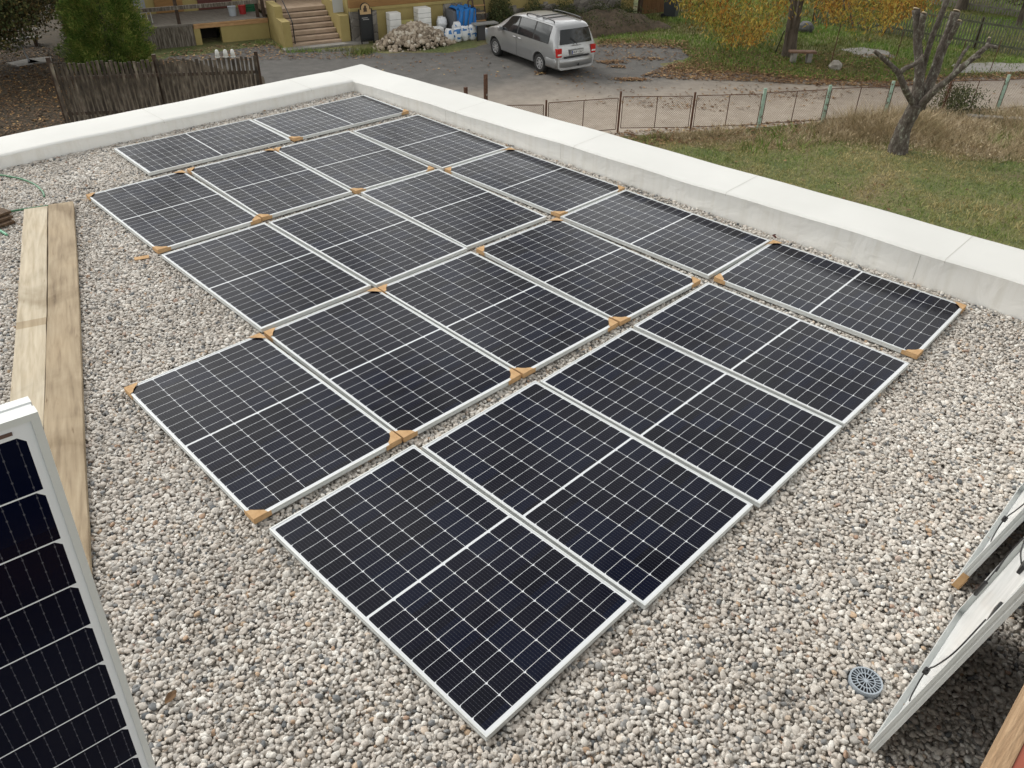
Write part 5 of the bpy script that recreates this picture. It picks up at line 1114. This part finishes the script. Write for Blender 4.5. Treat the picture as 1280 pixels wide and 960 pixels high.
# ------------------------------------------------------------------ pruned tree
foot = at(1122, 190); vd = np.array([math.sin(YAW), math.cos(YAW)]); cdir = (foot[:2]-CAM[:2])/np.linalg.norm(foot[:2]-CAM[:2])
def onplane(u, v, push=0.0):
    d = ray(u, v); f_ = foot[:2]+cdir*push; s = ((f_-CAM[:2])@cdir)/(d[:2]@cdir); return tuple(CAM+d*s)
PPM = 44.5
pt = thing('pruned_tree', 'leafless hard-pruned tree with lichened stubs standing on the lawn', 'tree', (foot[0], foot[1], G))
def limb(name, pts, widths, parent, m=M_BARK):
    P = [onplane(*p) for p in pts]; sp_ = smooth_path(P, 5); ws = np.interp(np.linspace(0, 1, len(sp_)), np.linspace(0, 1, len(widths)), widths)/PPM/2*(1.06 if name == 'trunk' else .97)
    q = MB(); q.tube(sp_, list(ws), 10, jit=.10); return q.build(name, m, parent, smooth=True)
trunk = limb('trunk', [(1121, 197), (1122, 188), (1128, 165), (1136, 148), (1146, 130)], [27, 24, 18, 16.5, 17], pt)
limb('limb', [(1146, 137, 0), (1137, 122, -.2), (1130, 108, -.5), (1124, 93, -.6), (1117, 85, -.7), (1103, 72, -.9), (1093, 64, -1.0)], [9, 8, 7.5, 7, 6, 5.5, 4], pt)
limb('limb', [(1124, 92, -.6), (1131, 86, -.6), (1142, 81, -.5), (1150, 75, -.35), (1155, 69, -.3)], [6.5, 6, 6, 5.5, 5], pt)
limb('limb', [(1138, 145, .0), (1145, 125, .1), (1149, 100, .2), (1149, 78, .25), (1147, 55, .3), (1147, 35, .3), (1145, 12, .3)], [15, 16, 13, 11, 10.5, 10, 9.5], pt)
limb('limb', [(1150, 48, .3), (1152, 33, .2), (1155, 17, .1)], [7, 7.5, 8], pt)
limb('limb', [(1152, 95, .5), (1158, 70, .5), (1166, 45, .5), (1176, 20, .5), (1188, -12, .5), (1196, -40, .5)], [7, 7, 7, 6.5, 6, 5], pt)
limb('limb', [(1150, 135, .1), (1160, 110, .4), (1168, 90, .6), (1176, 65, .7), (1185, 42, .8), (1195, 15, .9)], [13, 12, 12, 11.5, 11.5, 11], pt)
limb('limb', [(1184, 55, .75), (1190, 42, .6), (1199, 27, .5)], [6, 6.5, 7], pt)
limb('limb', [(1148, 136, 0), (1158, 124, -.1), (1172, 110, -.2), (1185, 100, -.2), (1200, 86, -.2), (1216, 73, -.1), (1228, 63, 0), (1236, 58, 0), (1247, 59.5, 0)], [10, 9.5, 8.5, 7.5, 7, 6.5, 6, 5, 3.5], pt)
limb('limb', [(1191, 95, -.2), (1197, 80, .1), (1204, 67, .3), (1211, 58, .4)], [5, 4.5, 4, 3.5], pt)
limb('limb', [(1232, 61, 0), (1235, 54, .1), (1236.5, 48, .1)], [5, 4.5, 4.5], pt)
limb('limb', [(1214, 75, -.1), (1221, 72, -.2), (1226, 71, -.2)], [4, 3.5, 2.5], pt)
M_CUT = flat('saw_cut_wood', (.46, .37, .25), .8)
for (u, v, psh, w_) in ((1145, 11.5, .3, 8), (1155, 16.5, .1, 6.5), (1195.5, 14, .9, 9.5), (1199.5, 26, .5, 5.5), (1236.5, 47.5, .1, 3.5)):
    c = Vector(onplane(u, v, psh)); q = MB(); q.tube([c, c+Vector((.01, 0, .02))], [w_/PPM/2*.9, w_/PPM/2*.8], 10); q.build('cut_face', M_CUT, pt)
rt_ = random.Random(4)
for (u, v, psh) in ((1150, 62, .3), (1110, 78, -.8), (1187, 44, .8), (1221, 66, -.1), (1176, 68, .7), (1159, 60, .5), (1128, 104, -.5), (1194, 90, -.2)):
    a_ = Vector(onplane(u, v, psh)); d_ = Vector((rt_.uniform(-1, 1), rt_.uniform(-1, 1), rt_.uniform(.3, 1.4))).normalized()*rt_.uniform(.12, .34); q = MB(); q.tube([a_, a_+d_*.6, a_+d_+Vector((0, 0, .04))], [.016, .010, .004], 5); q.build('twig', M_BARK, pt)
# ------------------------------------------------------------------ autumn tree
tf = at(985, 71); tcx = np.array([tf[0], tf[1]]); cd2 = (tcx-CAM[:2])/np.linalg.norm(tcx-CAM[:2]); lat = np.array([cd2[1], -cd2[0]])
att = thing('autumn_tree', 'large tree with drooping orange and yellow autumn leaves beside the small bench', 'tree', (tf[0], tf[1], G))
q = MB(); q.tube(smooth_path([(tf[0], tf[1], G-.1), (tf[0], tf[1], G+.3), (tf[0]-.03, tf[1]+.05, G+1.2), (tf[0]-.05, tf[1]+.05, G+2.3), (tf[0]+.1, tf[1]+.1, G+3.6), (tf[0], tf[1]+.1, G+6)], 4), list(np.interp(np.linspace(0, 1, 21), [0, .08, .3, .6, 1], [.36, .29, .25, .23, .10])), 12, jit=.12); tr = q.build('trunk', M_BARK2, att, smooth=True)
r_ = random.Random(8); tips = []
for i in range(16):
    a = 2*math.pi*i/16+r_.uniform(-.2, .2); z0 = r_.uniform(1.7, 3.6); L = r_.uniform(3.2, 4.8)*(.9 if i % 2 else 1)
    dx_, dy_ = math.cos(a), math.sin(a); q = MB()
    pts = [(tf[0], tf[1], G+z0), (tf[0]+dx_*L*.3, tf[1]+dy_*L*.3, G+z0+.8), (tf[0]+dx_*L*.7, tf[1]+dy_*L*.7, G+z0+.7), (tf[0]+dx_*L, tf[1]+dy_*L, G+z0-.4)]
    sp_ = smooth_path(pts, 4); q.tube(sp_, list(np.linspace(.09, .02, len(sp_))), 6, jit=.1); q.build('branch', M_BARK2, att, smooth=True)
AUT = island('autumn_leaves', [(0, (.14, .06, .018)), (.3, (.32, .14, .03)), (.6, (.50, .25, .045)), (.8, (.56, .36, .07)), (1, (.20, .17, .04))], patch=[(0, (.07, .11, .025)), (.4, (.20, .24, .05)), (.75, (.40, .38, .08)), (1, (.54, .40, .09))], pscale=.8, translucent=.25)
def strands(n_str, sfun, per, lsize):
    Ps, Ds = [], []
    for _ in range(n_str):
        s, dpt, zt_, zb_ = sfun(); k = per
        ll = np.linspace(0, 1, k)**.9; z = zt_+(zb_-zt_)*ll; w0 = rng.normal(0, .12, 2)
        c = tcx+lat*s+cd2*dpt; P = np.column_stack([c[0]+w0[0]*ll+rng.normal(0, .11, k), c[1]+w0[1]*ll+rng.normal(0, .11, k), G+z+rng.normal(0, .06, k)]); Ps.append(P)
        d = rng.normal(0, .6, (k, 3)); d[:, 2] = -rng.uniform(.3, 1.3, k); Ds.append(d)
    P = np.vstack(Ps); D = np.vstack(Ds); return diamonds(P, rng.uniform(lsize*.7, lsize*1.3, len(P)), rng.uniform(.035, .06, len(P)), D)
CL = [(rng.uniform(-4.9, 4.6), rng.uniform(-1, .7)) for _ in range(110)]
def low_env():
    c_ = CL[rng.integers(0, len(CL))]; s = float(np.clip(c_[0]+rng.normal(0, .34), -5, 4.2)); rr_ = math.sqrt(max(.1, 5.0**2-(s*.98)**2)); dpt = (c_[1]+rng.normal(0, .07))*rr_
    env = float(np.interp(s, [-5.0, -4.5, -4.1, -3.5, -3.0, -2.4, -1.9, -1.4, -1.0, -.6, 0, .8, 1.6, 2.4, 3.0, 3.5, 4.1, 4.7], [1.8, 1.5, 1.1, .75, .5, .10, .05, .15, .25, .7, 1.3, 1.35, 1.1, .75, 1.0, 1.35, 1.75, 2.0]))
    if -.65 < s < .7 and dpt < .3: env = 1.9
    env += max(0, -dpt)*.22+.1+abs(rng.normal(0, .25)); return s, dpt, env+rng.uniform(.7, 1.9), env
V1, F1 = strands(850, low_env, 15, .15)
def high():
    u_ = rng.uniform(0, 6.28); r0 = math.sqrt(rng.uniform(.05, 1)); s = math.cos(u_)*r0*4.9; dpt = math.sin(u_)*r0*4.9; top = 2.6+5.2*math.sqrt(max(.02, 1-r0*r0)); zt_ = rng.uniform(2.4, top+.2); return s, dpt, zt_+.5, zt_-.5
V2, F2 = strands(900, high, 13, .16)
fo = fastmesh('crown', np.vstack([V1, V2]), np.vstack([F1, F2+len(V1)]), AUT); fo.parent = att; fo.matrix_basis = wm(att).inverted()
# things under it
bb = thing('park_bench', 'small plank bench on stone feet beside the trunk of the autumn tree', 'bench', (*at(1001, 80)[:2], G))
b0, b1_ = at(984, 78)[:2], at(1017, 78.5)[:2]; bvv = b1_-b0; bl_ = np.linalg.norm(bvv); ba = math.atan2(bvv[1], bvv[0]); bc = (b0+b1_)/2
q = MB(); q.box((bc[0], bc[1], G+.40), (bl_, .32, .07), ba); q.build('seat', noisy('bench_plank', [(.3, (.13, .075, .05)), (.7, (.24, .155, .11))], 5, 5, coord='World'), bb, bevel=.01)
for f in (.2, .78):
    c = b0+bvv*f; q = MB(); q.box((c[0], c[1], G+.18), (.18, .26, .36), ba); q.build('leg', M_CONC, bb, bevel=.02)
st_ = at(1043, 87); x = MB()
def rock(name, c, s, mat, label, cat, seed):
    r2_ = random.Random(seed); bm_ = bmesh.new(); bmesh.ops.create_icosphere(bm_, subdivisions=2, radius=1)
    for v in bm_.verts: v.co = Vector((v.co.x*s[0], v.co.y*s[1], v.co.z*s[2]))*(1+r2_.uniform(-.14, .14))
    me = bpy.data.meshes.new(name); bm_.to_mesh(me); bm_.free(); me.materials.append(mat); o = bpy.data.objects.new(name, me); o.location = c; link(o); return tag(o, label, cat)
rock('boulder', (st_[0], st_[1], G+.13), (.30, .24, .20), noisy('pale_rock', [(.3, (.22, .20, .17)), (.7, (.40, .38, .34))], 6, 5), 'pale stone block on the grass right of the small bench', 'stone', 1)
rock('boulder', (at(1005, 40)[0], at(1005, 40)[1], G+.18), (.42, .35, .26), noisy('dark_rock', [(.3, (.07, .07, .075)), (.7, (.14, .14, .14))], 6, 5), 'dark grey stone in the grass behind the autumn tree', 'stone', 2)
a0 = at(968, 69); q = MB(); q.tube([(a0[0], a0[1], G), onplane(976, 48, 10.2) if False else (tf[0]-.28*lat[0]-.1, tf[1]-.28*lat[1], G+.95)], .02, 6)
o = q.local('walking_stick', M_BLACK); tag(o, 'thin black stick leaning against the trunk of the autumn tree', 'stick')
# wire posts in the meadow
for u, v0, v1, lab in ((1038, 82, 30, 'thin rusty rod standing in the grass right of the stone block'), (1118, 78, 40, 'thin leaning rod in the meadow left of the pruned tree'), (1237, 90, 52, 'rusty thin post by the path on the right'), (1200, 72, 50, 'thin weathered stake right of the pruned tree trunk')):
    b_ = at(u, v0); h = (v0-v1)/float(34.0); tpx = at(u+ (v0-v1)*.28, v0)
    q = MB(); q.tube([(b_[0], b_[1], G), (b_[0]+(.05), b_[1]-.02, G+h)], .016, 5); o = q.local('thin_post', M_RUST); tag(o, lab, 'post')
# ------------------------------------------------------------------ far picket fences and trees
def farfence(p0, p1, hgt, pit, mat, label, wd=.05, nmax=100, thick=.02):
    p0, p1 = np.array(p0), np.array(p1); L = np.linalg.norm(p1-p0); d = (p1-p0)/L; a = math.atan2(d[1], d[0]); n = min(nmax, int(L/pit)); f = thing('picket_fence', label, 'fence', (p0[0], p0[1], G), 0, 'picket fences beyond the meadow')
    r2_ = random.Random(int(L*10))
    for i in range(n):
        c = p0+d*L*(i+.5)/n; q = MB(); h = hgt+r2_.uniform(-.04, .04); M3 = Matrix.Rotation(a, 3, 'Z') @ Matrix.Rotation(r2_.uniform(-.03, .03), 3, 'Y'); q.box((c[0], c[1], G+h/2+.05), (wd, thick, h), M=M3); q.build('picket', mat, f)
    for z in (.3, hgt-.18): c = (p0+p1)/2; q = MB(); q.box((c[0]-d[1]*.04, c[1]+d[0]*.04, G+z), (L, .04, .08), a); q.build('fence_rail', mat, f)
    k = int(L/2.6)
    for i in range(k+1): c = p0+d*L*i/k+np.array([-d[1], d[0]])*.08; q = MB(); q.box((c[0], c[1], G+hgt/2), (.10, .10, hgt+.05), a); q.build('fence_post', M_DARKWOOD, f)
M_PGREEN = noisy('green_grey_pickets', [(.3, (.085, .095, .06)), (.7, (.17, .175, .125))], 5, 5, coord='World'); M_PGREY = noisy('bleached_pickets', [(.3, (.17, .155, .135)), (.7, (.31, .285, .25))], 5, 5, coord='World')
farfence(at(1015, 30)[:2], at(1105, 43)[:2], 1.2, .11, M_PGREEN, 'greenish picket fence half hidden behind the autumn leaves')
farfence(at(1105, 43)[:2], at(1345, 84)[:2], 1.2, .115, M_PGREEN, 'greenish picket fence behind the pruned tree on the right')
farfence(at(1105, -2)[:2], at(1300, 27)[:2], 1.25, .13, M_PGREY, 'pale grey picket fence farthest away in the upper right corner', wd=.065)
def leaftree(label, base, crown_c, rad3, n, size, mat, trunk_r, seed, clump=26, name='leafy_tree', cat='tree', floor=None, limbs=5):
    r2_ = np.random.default_rng(seed); t_ = thing(name, label, cat, (base[0], base[1], G)); q = MB()
    q.tube(smooth_path([(base[0], base[1], G-.1), (base[0]+.05, base[1], G+(crown_c[2]-G)*.5), (crown_c[0], crown_c[1], crown_c[2]+rad3[2]*.5)], 4), list(np.linspace(trunk_r, trunk_r*.35, 9)), 9, jit=.12); q.build('trunk', M_BARK2, t_, smooth=True)
    C_ = r2_.normal(0, 1, (clump, 3)); C_ /= np.linalg.norm(C_, axis=1, keepdims=True); C_ = C_*r2_.uniform(.35, .95, (clump, 1))*np.array(rad3)+np.array(crown_c)
    for k in range(limbs):
        q = MB(); q.tube([(base[0], base[1], G+(crown_c[2]-G)*.45), tuple((np.array(crown_c)+C_[k])/2), tuple(C_[k])], [trunk_r*.5, trunk_r*.3, .02], 6); q.build('branch', M_BARK2, t_, smooth=True)
    idx = r2_.integers(0, clump, n); P = C_[idx]+r2_.normal(0, 1, (n, 3))*np.array(rad3)*.20
    if floor is not None: P = P[P[:, 2] > floor+.25*np.sin(P[:, 0]*3)+.2*np.sin(P[:, 1]*4)]
    V, F = diamonds(P, r2_.uniform(size*.6, size*1.3, len(P)), size*.55, droop=.4); fo = fastmesh('crown', V, F, mat); fo.parent = t_; fo.matrix_basis = wm(t_).inverted(); return t_
M_DK = island('dark_foliage', [(0, (.03, .045, .016)), (.5, (.075, .095, .032)), (.85, (.13, .125, .045)), (1, (.20, .15, .05))], translucent=.25, patch=[(0, (.04, .045, .02)), (.6, (.11, .09, .04)), (1, (.21, .13, .05))], pscale=.8)
M_MD = island('mid_foliage', [(0, (.025, .045, .013)), (.6, (.06, .09, .028)), (1, (.12, .15, .05))], translucent=.15)
lt = at(28, 82); leaftree('dark broad tree at the far left edge shading the leafy ground', (lt[0]-2.8, lt[1]+.6), (lt[0]-.7, lt[1]+.2, G+2.9), (2.7, 2.4, 2.3), 60000, .12, M_DK, .22, 3, 110, floor=G+.95)
lt = at(-40, 75); leaftree('dark tree just outside the left picture edge', (lt[0]-2.5, lt[1]+1.5), (lt[0]-2.0, lt[1]+1.0, G+4.5), (2.8, 2.8, 2.5), 9000, .13, M_DK, .25, 4, 30)
lt = at(1200, 13); leaftree('small dark tree with thick trunk behind the greenish fence', (lt[0], lt[1]), (lt[0], lt[1], G+2.6), (1.6, 1.6, 1.5), 5000, .14, M_MD, .30, 5, 16)
lt = at(1272, 33); leaftree('dark fruit tree at the upper right picture edge', (lt[0], lt[1]), (lt[0]-.2, lt[1], G+2.2), (1.7, 1.7, 1.4), 6500, .13, M_DK, .16, 6, 20, floor=G+1.0)
lt = at(88, 52); leaftree('dark brownish tree between the far left tree and the thuja', (lt[0], lt[1]), (lt[0]+.1, lt[1], G+2.6), (1.5, 1.6, 1.9), 22000, .11, M_DK, .14, 9, 46, floor=G+.55)
# thuja
th = at(143, 84); tt_ = thing('thuja', 'bushy bright green thuja behind the left picket fence', 'conifer', (th[0], th[1], G))
q = MB(); q.tube([(th[0], th[1], G-.1), (th[0], th[1], G+3.8)], [.12, .03], 8); q.build('trunk', M_BARK2, tt_)
n = 70000; z = rng.uniform(0, 1, n)**1.05; a = rng.uniform(0, 6.283, n); lob = 1+.13*np.sin(a*5+z*9)+.12*np.sin(a*9-z*17)+.10*np.sin(a*4+z*31)+.07*np.sin(a*13+z*43)
r0 = np.interp(z, [0, .06, .25, .6, .9, 1], [1.15, 1.35, 1.32, 1.0, .42, .03])*lob*rng.uniform(.30, 1.0, n)**.5
P = np.column_stack([th[0]+np.cos(a)*r0, th[1]+np.sin(a)*r0, G+.05+4.3*z]); d = np.column_stack([np.cos(a), np.sin(a), rng.uniform(.1, 1.5, n)])+rng.normal(0, .4, (n, 3))
V, F = diamonds(P, rng.uniform(.05, .15, n), rng.uniform(.02, .04, n), d); fo = fastmesh('crown', V, F, island('thuja_sprays', [(0, (.05, .10, .018)), (.5, (.10, .17, .03)), (.85, (.17, .26, .05)), (1, (.28, .32, .09))], patch=[(0, (.08, .15, .025)), (.6, (.24, .29, .06)), (1, (.38, .32, .10))], pscale=2.2, translucent=.35)); fo.parent = tt_; fo.matrix_basis = wm(tt_).inverted()
# bench, post, slabs at the far left
s0 = at(14, 60); bb = thing('garden_bench', 'low grey board bench under the dark tree at the left edge', 'bench', (s0[0], s0[1], G), -.35)
for y_, z_ in ((0, .32), (.5, .52)): q = MB(); q.box((0, y_, z_), (2.3, .34, .05)); q.local('board', M_PGREY, bb)
for x_ in (-.9, .9): q = MB(); q.box((x_, .2, .15), (.12, .6, .30)); q.local('leg', M_DARKWOOD, bb)
s1 = at(38, 79); mp_ = thing('metal_post', 'thin pale metal post with arms standing among the paving slabs', 'post', (s1[0], s1[1], G)); q = MB(); q.tube([(0, 0, 0), (-.12, .1, .80)], .03, 8); q.local('shaft', flat('galvanised', (.25, .26, .27), .5), mp_); q = MB(); q.tube([(-.4, .12, .74), (.25, .08, .86)], .025, 6); q.local('arm', bpy.data.materials['galvanised'], mp_)
for i, (u, v, rz_) in enumerate(((30, 80, .2), (50, 77, -.3))):
    c = at(u, v); x = MB(); x.box((c[0], c[1], G+.03), (.8, .8, .07), rz_); tag(x.local('paving_slab', M_CONC, bevel=.01), ['grey paving slab left of the thin metal post', 'grey paving slab right of the thin metal post'][i], 'slab', 'paving slabs under the dark tree')
# shrubby weed beside the pruned tree
P = []
c = at(1190, 143); n = 2600; P = np.column_stack([rng.normal(c[0], .38, n), rng.normal(c[1], .38, n), G+rng.uniform(0, 1, n)**1.2*.85]); V, F = diamonds(P, rng.uniform(.05, .14, n), .03, tiltz=2); o = fastmesh('shrub', V, F, WEED); tag(o, 'dark green weedy shrub in the dry grass right of the pruned tree', 'shrub')
q = MB(); c0, c1 = at(1205, 152), at(1300, 158)
for i in range(6):
    p = c0+(c1-c0)*(i+.5)/6; q.box((p[0], p[1], G+.10), (np.linalg.norm(c1-c0)/6-.03, .25, .24), math.atan2((c1-c0)[1], (c1-c0)[0]))
tag(q.local('kerb', M_CONC, bevel=.02), kind='structure')
